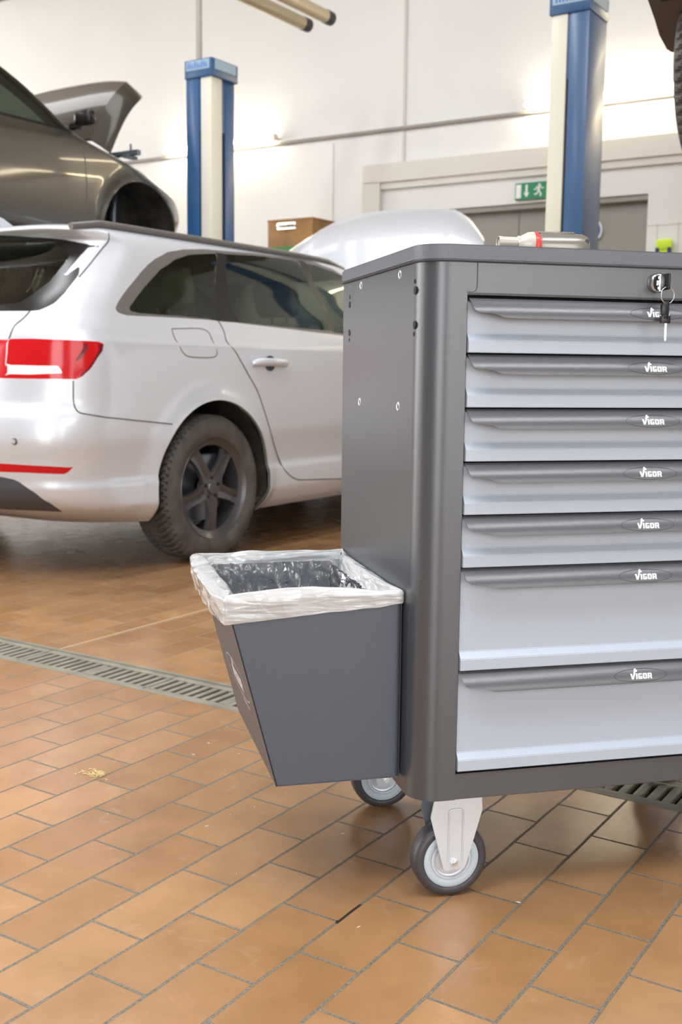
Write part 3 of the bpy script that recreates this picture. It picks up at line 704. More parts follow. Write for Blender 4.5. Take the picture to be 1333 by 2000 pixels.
# ------- castors
def caster(x,y,yaw=0):
    # wheel front face towards -y
    c=MB();r=.0625
    tyre=MB().lathe([(.046,.004),(.0475,.0),(.050,-.001),(.0555,-.0008),(.0600,.002),(.0622,.007),(.0625,.018),(.0622,.029),(.0600,.034),(.0555,.0368),(.050,.037),(.0475,.036),(.046,.032)],64,'y',closed=True)
    w=tyre.build('wheel',M['rubber'],tr,smooth=50,loc=(x,y,r+.0005));w['label']='black rubber castor wheel'
    MB().lathe([(.0475,.0025),(.046,.0008),(.036,.0008),(.034,.003),(.034,.033),(.036,.0355),(.046,.0355),(.0475,.034)],64,'y',closed=True).build('wheel_ring',M['blueplast'],w,smooth=50)
    b=MB().lathe([(.0345,.004),(.0335,.0015),(.0305,.0015),(.029,.0055),(.027,.006),(.0255,.0035),(.012,.0025),(.0,.0025)],56,'y')
    b.lathe([(.0345,.032),(.030,.034),(.012,.035),(.0,.035)],40,'y');b.build('hub',M['zinc'],w,smooth=45)
    # fork: hexagonal tapering plates with pressed rib
    pl=[(-.0135,-.0135),(-.017,-.011),(-.0405,.079),(-.0370,.097),(-.034,.110),(.046,.110),(.0480,.086),(.022,-.006),(.018,-.0125),(.010,-.0135)]
    f=MB().prism(pl,-.0092,-.0068,'y',bev=.0007)
    f.build('fork',M['zinc'],w,smooth=30)
    rb=MB();
    path=[(-.0095,.002),(-.0095,.082)]+[(px,pz) for px,pz in arc(-.0035,.084,.006,180,90,4)]+[(px,pz) for px,pz in arc(.0085,.084,.006,90,0,4)]+[(.0145,.002)]
    rb.tube([(p,-.0094,q) for p,q in path],.0017,8);rb.build('pressed_rib',M['zinc'],w,smooth=60)
    MB().prism([(px,pz) for px,pz in pl],.0440,.0465,'y',bev=.0007).box((-.035,-.009,.104),(.047,.0465,.1085)).build('fork_back',M['zincd'],w,smooth=30)
    MB().box((-.032,-.006,.1085),(.044,.052,.1155)).build('mounting_plate',M['zincd'],w)
    b=MB().lathe([(0,-.0165),(.0028,-.0165),(.0030,-.0150),(.0030,-.0092)],12,'y',(0.0015,0,0))
    b.prism([(.0015+.0062*math.cos(q*PI/3),.0062*math.sin(q*PI/3)) for q in range(6)],-.0145,-.0092,'y',bev=.0006)
    b.build('axle_bolt',M['chrome'],w,smooth=30)
    return w
caster(.0095,.0335);caster(.0035,.408);caster(CW-.0095,.0335);caster(CW-.0035,.408)
# ---------------------------------------------------------------- keys
ky=empty('key','black-headed key sticking in the trolley lock','key',cabW((LX+.001,-.008,LZ)),CYAW)
MB().box((-.0014,.0005,-.004),(.0014,.0,.004)).box((-.001,-.006,-.0035),(.001,.0009,.0035)).build('blade',M['chrome'],ky)
b=MB();b.box((-.0022,-.030,-.0125),(.0022,-.005,.0125),bev=.002);b.box((-.0032,-.0265,-.0095),(.0032,-.009,.0095),bev=.002);b.build('head',M['black'],ky,smooth=40)
RX,RY,RZ=LX+.001,-.0335,LZ-.0205
rg=MB().tube([(.0125*math.cos(a*PI/20),.0025*math.cos(a*PI/20),.0125*math.sin(a*PI/20)) for a in range(40)],.00075,8,closed=True).build('key_ring',M['chrome'],smooth=60)
rg.location=cabW((RX,RY,RZ));rg.rotation_euler=(0,0,CYAW);tag(rg,'thin steel ring holding the two keys together','key ring')
k2=empty('key','black-headed key dangling from the ring in front of the top drawer','key',cabW((RX-.001,RY+.001,RZ-.010)),CYAW)
b=MB().box((-.0072,-.0026,-.028),(.0050,.0026,.001),bev=.0024);b.box((-.0085,-.0032,-.020),(.001,.0032,-.004),bev=.0012);b.box((-.0085,-.0026,-.0325),(.0075,.0026,-.021),bev=.001)
b.build('head',M['black'],k2,smooth=40)
MB().box((-.0015,-.0011,-.056),(.0025,.0011,-.032),bev=.0006).prism([(-.0015,-.056),(.0025,-.056),(.0005,-.060)],-.001,.001,'y').build('blade',M['chrome'],k2)
# ---------------------------------------------------------------- tool on the lid
TX,TY,TZ=.205,.20,1.0406
tl=empty('hand_tool','grey cordless hand tool with cream nozzle and red band lying on the trolley lid','tool',cabW((TX,TY,TZ)),CYAW)
R0=.0225
b=MB().lathe([(0,-.012),(.0215,-.012),(.0235,-.005),(.0235,.05),(.0232,.072),(.0205,.080),(.010,.085),(0,.085)],36,'x',(0,0,R0+.001));b.build('housing',M['toolg'],tl,smooth=40)
b=MB().lathe([(.0225,-.020),(.0245,-.018),(.0245,-.0125),(.0236,-.010)],36,'x',(0,0,R0+.001));b.build('band',M['toolr'],tl,smooth=40)
b=MB().lathe([(.0105,-.046),(.0135,-.042),(.0215,-.026),(.0225,-.018)],36,'x',(0,0,R0+.003));b.build('cone',M['toolc'],tl,smooth=40)
b=MB().lathe([(.0075,-.078),(.0092,-.0795),(.0098,-.076),(.0092,-.070),(.0092,-.045),(.0115,-.043),(.0105,-.036)],30,'x',(0,0,R0+.0065));b.lathe([(0,-.077),(.0080,-.077)],30,'x',(0,0,R0+.0065));b.build('nozzle',M['toolc'],tl,smooth=40)
b=MB().box((-.010,-.008,.0455),(.058,.008,.0485),bev=.001)
for k in range(5): b.box((.028+k*.006,-.0075,.0480),(.031+k*.006,.0075,.0496),bev=.0005)
b.build('slide_switch',M['toolg'],tl,smooth=40)
MB().box((.062,-.026,.004),(.071,-.016,.020),bev=.002).build('release_button',M['toolr'],tl)
b=MB().lathe([(0,0),(.004,0),(.0042,.0015),(0,.0015)],16,'y',(.074,-.0215,.033));b.build('screw',M['black'],tl)
# ---------------------------------------------------------------- waste bin
wb=empty('waste_bin','anthracite steel waste bin with sloping face hung on the left side of the trolley','waste bin',cabW((-.20,.2625,0)),CYAW)
def WB(p): return (p[0]+.20,p[1]-.2625,p[2])
YF,YB=.062,.463;ZR,ZL=.503,.201
XR=-.0725
def bx(z): return -.275-(z-ZL)*.2645      # sloping face
# front wall panel with folded rounded right edge
def wallpanel(y,out):
    T=.0016*(1 if out<0 else -1)
    b=MB();r=.010
    V=[];F=[]
    pr=[]   # horizontal profile at right edge
    n=8
    zs=[ZL,ZR]
    poly=[(bx(ZL),ZL),(bx(ZR),ZR)]
    for s,yy in ((0,y),(1,y+T)):
        for z in zs:
            row=[(bx(z)+.0,yy,z),(lerp(bx(z),XR,.5),yy,z)]
            for i in range(n+1):
                a=PI/2*i/n;rr=r-(abs(T) if s else 0)
                row.append((XR-r+rr*math.sin(a),(y+ (r if out<0 else -r))-(rr*math.cos(a))*(1 if out<0 else -1),z))
            V+= [WB(p) for p in row]
    m=n+3
    for s in (0,1):
        o=s*2*m
        for i in range(m-1): F.append((o+i,o+i+1,o+m+i+1,o+m+i))
    for i in range(m-1):
        F.append((i,i+1,2*m+i+1,2*m+i));F.append((m+i,m+i+1,3*m+i+1,3*m+i))
    F.append((0,m,3*m,2*m));F.append((m-1,2*m-1,4*m-1,3*m-1))
    return b.add(V,F)
wallpanel(YF,-1).build('front_wall',M['bin'],wb,smooth=40)
wallpanel(YB,1).build('rear_wall',M['bin'],wb,smooth=40)
# sloping face
def slab(P,t,nrm):
    V=[WB(p) for p in P];V+= [(v[0]+nrm[0]*t,v[1]+nrm[1]*t,v[2]+nrm[2]*t) for v in V];n=len(P)
    return MB().add(V,[tuple(range(n)),tuple(range(2*n-1,n-1,-1))]+[(i,(i+1)%n,(i+1)%n+n,i+n) for i in range(n)])
sl=slab([(bx(ZL)-.0012,YF-.0005,ZL-.001),(bx(ZR)-.0012,YF-.0005,ZR),(bx(ZR)-.0012,YB+.0005,ZR),(bx(ZL)-.0012,YB+.0005,ZL-.001)],.0016,(.967,0,.256)).build('sloping_face',M['bin'],wb)
slab([(bx(ZL),YF,ZL-.001),(XR,YF,ZL-.001),(XR,YB,ZL-.001),(bx(ZL),YB,ZL-.001)],.0018,(0,0,1)).build('floor_plate',M['bin'],wb)
slab([(XR-.002,YF+.005,ZL),(XR-.002,YF+.005,ZR),(XR-.002,YB-.005,ZR),(XR-.002,YB-.005,ZL)],.0018,(1,0,0)).build('mounting_wall',M['bin'],wb)
MB().tube([WB((bx(ZL)-.0002,YF-.0008,ZL)),WB((bx(ZR)-.0002,YF-.0008,ZR))],.0010,6).build('edge_seam',M['void'],wb)
# emblem on the sloping face, read from outside (outside normal -x,+down)
mz=.3325;sl_len=math.hypot(1,.2645)
def fs(u,v):
    z=mz+v/sl_len;return WB((bx(z)-.0018,.2375-u,z))
b=MB();emblem(b,fs,.0245);ring(b,fs,.1235,.0285,.0009)
b.build('emblem',M['white'],wb,clean=False)
# small caption under the ellipse, right part (letter-like strokes)
b=MB();x=.012;Hc=.0072
for ch in 'EQUIPMENT':
    y0=-.0400;s=Hc
    seg={'E':[(0,0,.2,1),(0,0,.7,.2),(0,.4,.6,.6),(0,.8,.7,1)],'Q':[(0,0,.2,1),(.6,0,.8,1),(0,0,.8,.2),(0,.8,.8,1),(.5,-.15,.8,.1)],'U':[(0,0,.2,1),(.6,0,.8,1),(0,0,.8,.2)],'I':[(0,0,.2,1)],'P':[(0,0,.2,1),(0,.8,.7,1),(0,.4,.7,.6),(.5,.4,.7,1)],'M':[(0,0,.2,1),(.8,0,1,1),(.4,.3,.6,1),(0,.8,1,1)],'N':[(0,0,.2,1),(.6,0,.8,1),(.2,.6,.4,.9),(.4,.2,.6,.6)],'T':[(.3,0,.5,1),(0,.8,.8,1)]}[ch]
    for (a,c,d,e) in seg: b.add([fs(x+a*s,y0+c*s),fs(x+d*s,y0+c*s),fs(x+d*s,y0+e*s),fs(x+a*s,y0+e*s)],[(0,1,2,3)])
    x+=s*(.5 if ch=='I' else 1.15)
b.build('caption',M['white'],wb,clean=False)
for z in (.25,.46): MB().box(WB((XR-.0005,.12,z-.02)),WB((XS-.0003,.40,z+.02))).build('hook_rail',M['void'],wb)
# ---------------------------------------------------------------- bin liner
ln=empty('bin_liner','clear plastic bag lining the waste bin with its white folded rim','bin liner',cabW((-.20,.2625,ZR)),CYAW)
def rim(s):
    """perimeter: s in [0,4): 0 front (left->right),1 right(front->back),2 back(right->left),3 left(back->front)"""
    k=int(s)%4;t=s-int(s)
    xl=bx(ZR);c=[(xl,YF),(XR,YF),(XR,YB),(xl,YB)]
    a,b_=c[k],c[(k+1)%4];nn=[(0,-1),(1,0),(0,1),(-1,0)]
    n=Vector(nn[k]);
    w=.06
    if t<w: n=(n*(.5+.5*t/w)+Vector(nn[k-1])*(.5-.5*t/w)).normalized()
    if t>1-w: n=(n*(.5+.5*(1-t)/w)+Vector(nn[(k+1)%4])*(.5-.5*(1-t)/w)).normalized()
    return Vector((lerp(a[0],b_[0],t),lerp(a[1],b_[1],t))),n,k,t
def nz(*p): return noise.noise(Vector(p))
def cuff():
    NS=480;V=[];F=[];OUT=10;TOP=8;INN=22;K=OUT+TOP+INN
    for i in range(NS):
        s=4*i/NS;p,n,k,t=rim(s)
        bl=lambda v:lerp(v[k],v[(k+1)%4],max(0,(t-.85)/.3)) if t>.85 else (lerp(v[k-1],v[k],.5+t/.3) if t<.15 else v[k])
        hang={0:lerp(.0385,.0165,t),1:.014,2:.03,3:lerp(.045,.040,t)}[k]
        if k==3: hang=lerp(.050,.0385,t)
        bulge={0:.0035,1:.0015,2:.010,3:.013+.006*math.sin(PI*t)}[k]
        if k==3 and t>.8: bulge=lerp(bulge,.004,(t-.8)/.2)
        if k==0 and t<.1: bulge=.0038
        rise={0:.006+.010*math.sin(PI*min(1,t*1.15+.02))**1 if t*1.15+.02<1 else .006,1:.005,2:.006+.006*nz(t*4,9,0),3:.006+.004*nz(t*5,3,0)}[k]
        inw={0:.016,1:.045*math.sin(PI*min(1,max(0,t)))**.6+.006,2:.010,3:.034}[k]
        # smooth near corners
        cf=min(1,min(t,1-t)/.10);inw=lerp(.010,inw,cf)
        # gathered folds
        ph=s*26
        for q in range(K+1):
            if q<=OUT:
                a=1-q/OUT;off=bulge*(1-.5*a)+.0022*nz(ph*.4,a*1.6,k)*(1 if k else .35);off=max(off,.0014);z=-a*hang+ (.0028*nz(ph*.25,2,a) if a>.6 else 0)
                if k==3: off+=.006*(nz(s*9,a*2,5)+.25)*max(0,(1-abs(a-.5)))
            elif q<=OUT+TOP:
                a=(q-OUT)/TOP;off=lerp(bulge,-inw*.35,a);z=rise*math.sin(PI*a*.62)/math.sin(PI*.5) + .0015*nz(ph*.3,a*3,1)
            else:
                a=(q-OUT-TOP)/INN;dep={0:.045,1:.15,2:.014,3:.070}[k]
                dep=lerp(.04,dep,cf)
                off=-(inw*.35+inw*.65*math.sin(min(1,a*1.2)*PI/2)) -.005*nz(ph*.14,a*1.6,7)-.0010*nz(ph*.5,a*3,4)
                off=min(off,-.004)
                z0=rise*math.sin(PI*.62);z=lerp(z0,-dep,a**1.15)+.003*nz(ph*.5,a*4,2)*(1-a)
            V.append((p[0]+n[0]*off+.20,p[1]+n[1]*off-.2625,z))
    m=K+1
    for i in range(NS):
        j=(i+1)%NS
        for q in range(K): F.append((i*m+q,i*m+q+1,j*m+q+1,j*m+q))
    return MB().add(V,F)
co=cuff().build('folded_rim',M['cuff'],ln,smooth=180)
def bag():
    NS=360;V=[];F=[];K=44
    for i in range(NS):
        s=4*i/NS;p,n,k,t=rim(s);cf=min(1,min(t,1-t)/.12)
        c=Vector((-.19,.2625))
        for q in range(K+1):
            a=q/K;z=-.012-a*.265
            sh=Vector(((.2645*(-z) if k==3 else (.2645*(-z)*(1-t) if k==0 else (.2645*(-z)*t if k==2 else 0))),0))
            base=p+sh
            off=-.012-.012*abs(nz(s*9,a*5,1))-.006*nz(s*22,a*9,3)-.003*nz(s*60,a*22,6)-(.02 if k==1 else 0)*cf*(1-a)
            V.append((base[0]+n[0]*off+.20,base[1]+n[1]*off-.2625,z))
    m=K+1
    for i in range(NS):
        j=(i+1)%NS
        for q in range(K): F.append((i*m+q,i*m+q+1,j*m+q+1,j*m+q))
    V.append((.0+.02,0,-.283));c=len(V)-1
    for i in range(NS): F.append((i*m+K,((i+1)%NS)*m+K,c))
    return MB().add(V,F)
bag().build('bag',M['bag'],ln,smooth=180)
# ---------------------------------------------------------------- cars
def pip(p,poly):
    x,y=p;c=False;n=len(poly);j=n-1
    for i in range(n):
        a,b=poly[i],poly[j]
        if (a[1]>y)!=(b[1]>y) and x<(b[0]-a[0])*(y-a[1])/(b[1]-a[1])+a[0]: c=not c
        j=i
    return c
def nearest(p,poly):
    best=(9e9,None);n=len(poly)
    for i in range(n):
        a,b=poly[i],poly[(i+1)%n];dx,dy=b[0]-a[0],b[1]-a[1];l=dx*dx+dy*dy or 1e-9
        t=max(0,min(1,((p[0]-a[0])*dx+(p[1]-a[1])*dy)/l));q=(a[0]+t*dx,a[1]+t*dy);d=math.hypot(p[0]-q[0],p[1]-q[1])
        if d<best[0]: best=(d,q)
    return best
def gev(G,i,j):
    J,I=len(G),len(G[0]);i=max(0,min(I-1.001,i));j=max(0,min(J-1.001,j));a,b=int(i),int(j);s,t=i-a,j-b
    P=[lerp(lerp(G[b][a][c],G[b][a+1][c],s),lerp(G[b+1][a][c],G[b+1][a+1][c],s),t) for c in range(3)]
    return P
def car_shell(G,regions,hubs,R,default='body',extra=None):
    """cut the half shell along region outlines; regions: (name,polygon in grid units). returns [(name,V,F)], mirrored, split by loose piece"""
    J,I=len(G),len(G[0])
    P=[[tuple(G[j][i]) for i in range(I)] for j in range(J)]
    uv=[[(float(i),float(j)) for i in range(I)] for j in range(J)]
    moved=set()
    def arch(u,v):
        p=gev(G,u,v);return p[0]>.55 and any(math.hypot(p[1]-hy,p[2]-hz)<R for hy,hz in hubs)
    tests=[]
    for n,p in regions:
        tests.append((n,(lambda u,v,p=p:pip((u,v),p)),max(0,int(min(x for x,_ in p))-2),min(I,int(max(x for x,_ in p))+3),max(0,int(min(y for _,y in p))-2),min(J,int(max(y for _,y in p))+3)))
    if hubs: tests.insert(0,('',arch,20,I,0,J))
    INS={}
    for n,f,i0,i1,j0,j1 in tests:
        ins={}
        if n=='':
            for j in range(j0,j1):
                for i in range(i0,i1):
                    p=P[j][i];ins[(i,j)]=p[0]>.55 and any(math.hypot(p[1]-hy,p[2]-hz)<R for hy,hz in hubs)
        else:
            for j in range(j0,j1):
                for i in range(i0,i1): ins[(i,j)]=f(*uv[j][i])
        cand={}
        for j in range(j0,j1):
            for i in range(i0,i1):
                for di,dj in ((1,0),(0,1)):
                    a=(i,j);b=(i+di,j+dj)
                    if b not in ins or ins[a]==ins[b]: continue
                    A,B=uv[j][i],uv[j+dj][i+di];lo,hi=0.,1.
                    for _ in range(7):
                        m=(lo+hi)/2
                        if f(A[0]+(B[0]-A[0])*m,A[1]+(B[1]-A[1])*m)==ins[a]: lo=m
                        else: hi=m
                    t=(lo+hi)/2;q=(A[0]+(B[0]-A[0])*t,A[1]+(B[1]-A[1])*t)
                    k,d=(a,t) if t<.5 else (b,1-t)
                    if k in moved:
                        k,d=(b,1-t) if t<.5 else (a,t)
                        if k in moved or d>.8: continue
                    if k not in cand or d<cand[k][0]: cand[k]=(d,q)
        on=set(cand)
        for k,(d,q) in cand.items():
            P[k[1]][k[0]]=tuple(gev(G,*q));uv[k[1]][k[0]]=q;moved.add(k)
    out={}
    def cls(tri):
        u=sum(uv[j][i][0] for i,j in tri)/len(tri);v=sum(uv[j][i][1] for i,j in tri)/len(tri)
        for n,f,i0,i1,j0,j1 in tests:
            if i0-1<=u<=i1+1 and j0-1<=v<=j1+1 and f(u,v): return n
        if extra:
            c=[sum(P[j][i][k] for i,j in tri)/len(tri) for k in range(3)]
            return extra(c[0],c[1],c[2],u,v) or default
        return default
    for j in range(J-1):
        for i in range(I-1):
            q=[(i,j),(i+1,j),(i+1,j+1),(i,j+1)]
            m=[k in moved for k in q]
            if not any(m):
                n=cls(q)
                if n: out.setdefault(n,[]).append(q)
                continue
            if m[1] and m[3] and not (m[0] and m[2]): T=[(q[0],q[1],q[3]),(q[1],q[2],q[3])]
            else: T=[(q[0],q[1],q[2]),(q[0],q[2],q[3])]
            for t in T:
                n=cls(t)
                if n: out.setdefault(n,[]).append(t)
    res=[]
    for n,cells in out.items():
        V=[];F=[];ix={}
        def vid(k,sgn):
            i,j=k;x,y,z=P[j][i];kk=(k,sgn if abs(x)>.004 else 0)
            if kk not in ix: ix[kk]=len(V);V.append((x*sgn,y,z))
            return ix[kk]
        for c in cells:
            for sgn in (1,-1):
                f=[]
                for k in c:
                    v=vid(k,sgn)
                    if v not in f:f.append(v)
                if len(f)>2: F.append(tuple(f if sgn>0 else f[::-1]))
        comp=[c for c in components(V,F)]
        big=[c for c in comp if len(c[1])>=4] or comp[:1]
        for c in big: res.append((n,c[0],c[1]))
    return res
def seam(G,pts,r,off=.0006):
    b=MB();
    A=[]
    for k in range(len(pts)-1):
        for s in range(4):
            A.append(gev(G,lerp(pts[k][0],pts[k+1][0],s/4),lerp(pts[k][1],pts[k+1][1],s/4)))
    A.append(gev(G,*pts[-1]))
    # smooth once
    for _ in range(3): A=[A[0]]+[[(A[i-1][c]+2*A[i][c]+A[i+1][c])/4 for c in range(3)] for i in range(1,len(A)-1)]+[A[-1]]
    b.tube(A,r,6);b2=MB().tube([(-p[0],p[1],p[2]) for p in A],r,6);b.twin=b2;return b
def seam_pair(G,pts,r,name,parent):
    b=seam(G,pts,r);b.build(name,M['gap'],parent,smooth=60);b.twin.build(name,M['gap'],parent,smooth=60)
def wheel(parent_car,name,x,y,z,side,tr=.325,rimr=.222,w=.215,alloy='alloy'):
    """side=+1 outer face towards +x"""
    W=bpy.data.objects.new(name,None);link(W,parent_car);W.location=(x,y,z);W.rotation_euler=(0,0,0 if side>0 else PI)
    # tyre: outer face at x=0, going to -w
    prof=[(rimr-.004,-.022),(rimr+.004,-.008),(rimr+.022,-.001),(tr-.060,.004),(tr-.034,.0),(tr-.016,-.010),(tr-.006,-.022),(tr-.001,-.034)]
    tread=[(tr,-.034-(w-.068)*k/12) for k in range(1,12)]
    prof2=[(r,-w-h) for r,h in prof[::-1]]
    full=prof+tread+prof2
    NS=512;V=[];F=[];n=len(full)
    for k in range(NS):
        a=2*PI*k/NS
        for m,(r,h) in enumerate(full):
            rr=r
            if r>tr-.012:
                u=abs(h+w/2)/(w/2)          # 0 centre .. 1 edge
                ph=(a*64/(2*PI)+ (u**1.3)*2.2)%1
                if ph<.36 and u>.10: rr-=.010
                if abs(u-.42)<.05: rr-=.006
            V.append((h,rr*math.cos(a),rr*math.sin(a)))
    for k in range(NS):
        q=(k+1)%NS
        for m in range(n-1): F.append((k*n+m,k*n+m+1,q*n+m+1,q*n+m))
    t=MB().add(V,F).build('tyre',M['tyre'],W,smooth=38)
    # rim barrel and lip
    MB().lathe([(rimr-.006,-w+.02),(rimr-.028,-w+.05),(rimr-.034,-.06),(rimr-.030,-.028),(rimr-.012,-.020),(rimr-.004,-.012),(rimr+.003,-.006),(rimr+.006,-.010),(rimr+.002,-.022)],72,'x').build('rim',M[alloy],W,smooth=40)
    # five twin-faced spokes
    b=MB()
    for k in range(5):
        a=-PI/2+k*2*PI/5
        ca,sa=math.cos(a),math.sin(a)
        def Pt(rad,tan,h): return (h,rad*ca-tan*sa,rad*sa+tan*ca)
        secs=[(.030,.040,-.020,-.026),(.062,.036,-.018,-.030),(.105,.031,-.016,-.032),(.150,.030,-.018,-.036),(rimr-.026,.040,-.026,-.044)]
        V=[];F=[]
        for rad,hw,top,low in secs:
            V+= [Pt(rad,-hw,low-.004),Pt(rad,-hw*.86,top-.003),Pt(rad,-hw*.25,top-.007),Pt(rad,0,top-.012),Pt(rad,hw*.25,top-.007),Pt(rad,hw*.86,top-.003),Pt(rad,hw,low-.004),Pt(rad,0,low-.022)]
        for s in range(len(secs)-1):
            for c in range(8): F.append((s*8+c,s*8+(c+1)%8,(s+1)*8+(c+1)%8,(s+1)*8+c))
        F.append(tuple(range(8)));F.append(tuple((len(secs)-1)*8+c for c in range(8)))
        b.add(V,F)
    b.lathe([(0,-.022),(.020,-.022),(.030,-.026),(.052,-.024),(.060,-.034),(.060,-.06)],40,'x')
    b.build('spokes',M[alloy],W,smooth=30)
    MB().lathe([(0,-.016),(.026,-.017),(.030,-.022),(.030,-.028)],32,'x').build('hub_cap',M[alloy],W,smooth=40)
    b=MB()
    for k in range(5):
        a=-PI/2+PI/5+k*2*PI/5;b.lathe([(0,-.020),(.007,-.020),(.009,-.022),(.009,-.034)],10,'x',(0,.046*math.cos(a),.046*math.sin(a)))
    b.build('lug_bolt',M['gloss'],W,smooth=40,split=True)
    MB().lathe([(.05,-.085),(.150,-.085),(.150,-.100),(.05,-.100)],48,'x').box((-.13,-.03,.06),(-.06,.10,.15),bev=.01).build('brake_disc',M['disc'],W,smooth=40)
    return W
def arch_liner(hubs,R,w,parent,a0=-12,a1=192):
    for hy,hz in hubs:
        for sg in (1,-1):
            b=MB();V=[];F=[];n=40
            for k in range(n+1):
                a=math.radians(lerp(a0,a1,k/n));
                for x in (w-.012,w-.05,w-.12,w-.33):
                    rr=R+.012+.004*math.sin(k*1.7)
                    V.append((x*sg,hy+rr*math.cos(a),hz+rr*math.sin(a)))
            for k in range(n):
                for c in range(3): F.append((k*4+c,k*4+c+1,k*4+c+5,k*4+c+4))
            m=len(V);V.append((sg*(w-.33),hy,hz));
            for k in range(n): F.append((k*4+3,m,k*4+7))
            b.add(V,F)
            b.build('wheel_arch_liner',M['liner'],parent,smooth=50)
def seats(parent,xc=.36,y1=1.75,y2=2.65,z=0.42):
    for (y,lst) in ((y2,(xc,-xc)),(y1,(.40,0,-.40))):
        for x in lst:
            s=MB();w=.25 if y==y2 else .20
            s.box((x-w,y-.05,z),(x+w,y+.48,z+.14),bev=.05)
            R_=Matrix.Translation((x,y-.05,z+.08))@Matrix.Rotation(math.radians(16),4,'X')
            s.box((-w,-.06,0),(w,.06,.58),bev=.05,mat=R_)
            s.box((-.14 if y==y2 else -.13,-.05,.62),(.14 if y==y2 else .13,.05,.82),bev=.045,mat=R_)
            s.tube([R_@Vector((-.05,0,.5)),R_@Vector((-.05,0,.7))],.008,8).tube([R_@Vector((.05,0,.5)),R_@Vector((.05,0,.7))],.008,8)
            s.build('seat',M['seat'],parent,smooth=50)
# ------------------------- silver estate
CARP_TOP=0
def densify(L): return L
sv=empty('estate_car','silver estate car seen from its right rear with the bonnet raised behind the trolley','car',(-4.02,2.76,0))
G=silver();nJ=len(G);nI=len(G[0])
regs=[('quarter_window',CARP['quarter']),('window_pillar',CARP['pillar']),('window_pillar',CARP['bpillar']),('lamp_strip',CARP['strip1']),('lamp_strip',CARP['strip2']),('rear_door_window',CARP['reardoor']),('front_door_window',CARP['frontdoor']),('window_trim',CARP['trim']),
('rear_window',CARP['rearglass']),('rear_window_surround',CARP['rearblack']),('clear_lens',CARP['lampwhite']),('tail_lamp',CARP['lamp_out']),('tailgate_lamp',CARP['lamp_in']),
('rear_reflector',CARP['refl']),('diffuser',CARP['diff'])]
iF=nI-18
regs.append(('windscreen',[(iF,94),(nI+5,94),(nI+5,139),(iF+1,139)]))
def ex(cx,cy,cz,i,j):
    if cz<.30 and False: return None
    if cy>3.35 and .76<cz<.985 and abs(cx)<.70: return 'engine_bay'
    return None
sh=car_shell(G,regs,SILH,.385,'body',ex)
mats={'body':'paint','window_pillar':'gloss','lamp_strip':'redd','quarter_window':'glassd','rear_door_window':'glass','front_door_window':'glass','window_trim':'trim','rear_window':'glassd','rear_window_surround':'gloss','tail_lamp':'red','tailgate_lamp':'red','clear_lens':'clearl','rear_reflector':'red','diffuser':'diff','windscreen':'glass','engine_bay':'liner'}
for n,V,F in sh:
    o=mesh(n,V,F,M[mats[n]],sv,True)
    if n in ('body','window_trim','rear_window_surround'):
        md=o.modifiers.new('skin','SOLIDIFY');md.thickness=.012;md.offset=-1;md.use_rim=False
        if n=='body':
            o.data.materials.append(M['inner']);md.material_offset=1;md.material_offset_rim=0
b=MB()  # underbody
b.box((-.66,.75,.25),(.66,4.2,.30))
b.build('underbody',M['diff'],sv)
arch_liner(SILH,.385,.915,sv)
MB().box((-.55,.55,.40),(.55,3.4,.44)).box((-.78,1.42,.40),(.78,3.38,.44)).box((-.52,.45,.44),(.52,1.30,.80)).box((-.78,3.0,.44),(.78,3.35,.95),bev=.05).build('cabin_floor',M['inner'],sv)
seats(sv,.36,1.55,2.45,.46)
MB().tube([(.36+.17*math.cos(a*PI/16),2.98-.06*math.sin(a*PI/16),.86+.17*math.sin(a*PI/16)) for a in range(32)],.014,8,closed=True).build('steering_wheel',M['black'],sv,smooth=60)
seam_pair(G,CARP['doorseam'],.0032,'door_seam',sv)
seam_pair(G,CARP['bumpseam'],.0028,'bumper_seam',sv)
seam_pair(G,CARP['gateseam'],.0032,'tailgate_seam',sv)
seam_pair(G,CARP['gateseam2'],.0032,'tailgate_seam',sv)
fl=CARP['flap']+[CARP['flap'][0]]
seam(G,fl,.0022).build('fuel_flap_seam',M['gap'],sv,smooth=60)
# black edge strip under the side glass and dark lamp strips
# window divider post
def side_x(y,z):
    best=None
    for row in G:
        if abs(row[0][2]-z)<.012 or True:
            pass
    bj=min(range(nJ),key=lambda j:abs(G[j][120][2]-z));row=G[bj]
    p=min(row[40:],key=lambda p:abs(p[1]-y));return p[0]
def rail(x_in,y0,y1,sg):
    pts=[];n=26
    for k in range(n+1):
        y=lerp(y0,y1,k/n);t=k/n
        h=.028*min(1,math.sin(PI*t)*4)
        zr=1.428+.0*t-.010*max(0,(t-.75)/.25)
        pts.append((sg*(x_in+.0*t),y,zr-.018+h))
    return pts
for sg in (1,-1): MB().tube(rail(.655,.42,2.42,sg),.0145,10).build('roof_rail',M['trim'],sv,smooth=60)
# door handles
for sg in (1,-1):
    for y in (1.39,2.50):
        x=.919;b=MB();pts=[(sg*(x+.002),y-.13,.876),(sg*(x+.020),y-.10,.882),(sg*(x+.030),y-.05,.884),(sg*(x+.030),y+.04,.882),(sg*(x+.020),y+.10,.879),(sg*(x+.002),y+.13,.872)]
        b.tube(pts,[.012,.018,.019,.019,.018,.012],12)
        h=b.build('door_handle',M['paint'],sv,smooth=60)
        MB().lathe([(0,x-.005),(.036,x-.002),(.036,x+.0035),(.03,x+.0045),(0,x+.0005)],24,'x',(0,y+.01,.878)).build('handle_recess',M['gap'] if sg>9 else M['disc'],h,smooth=50)
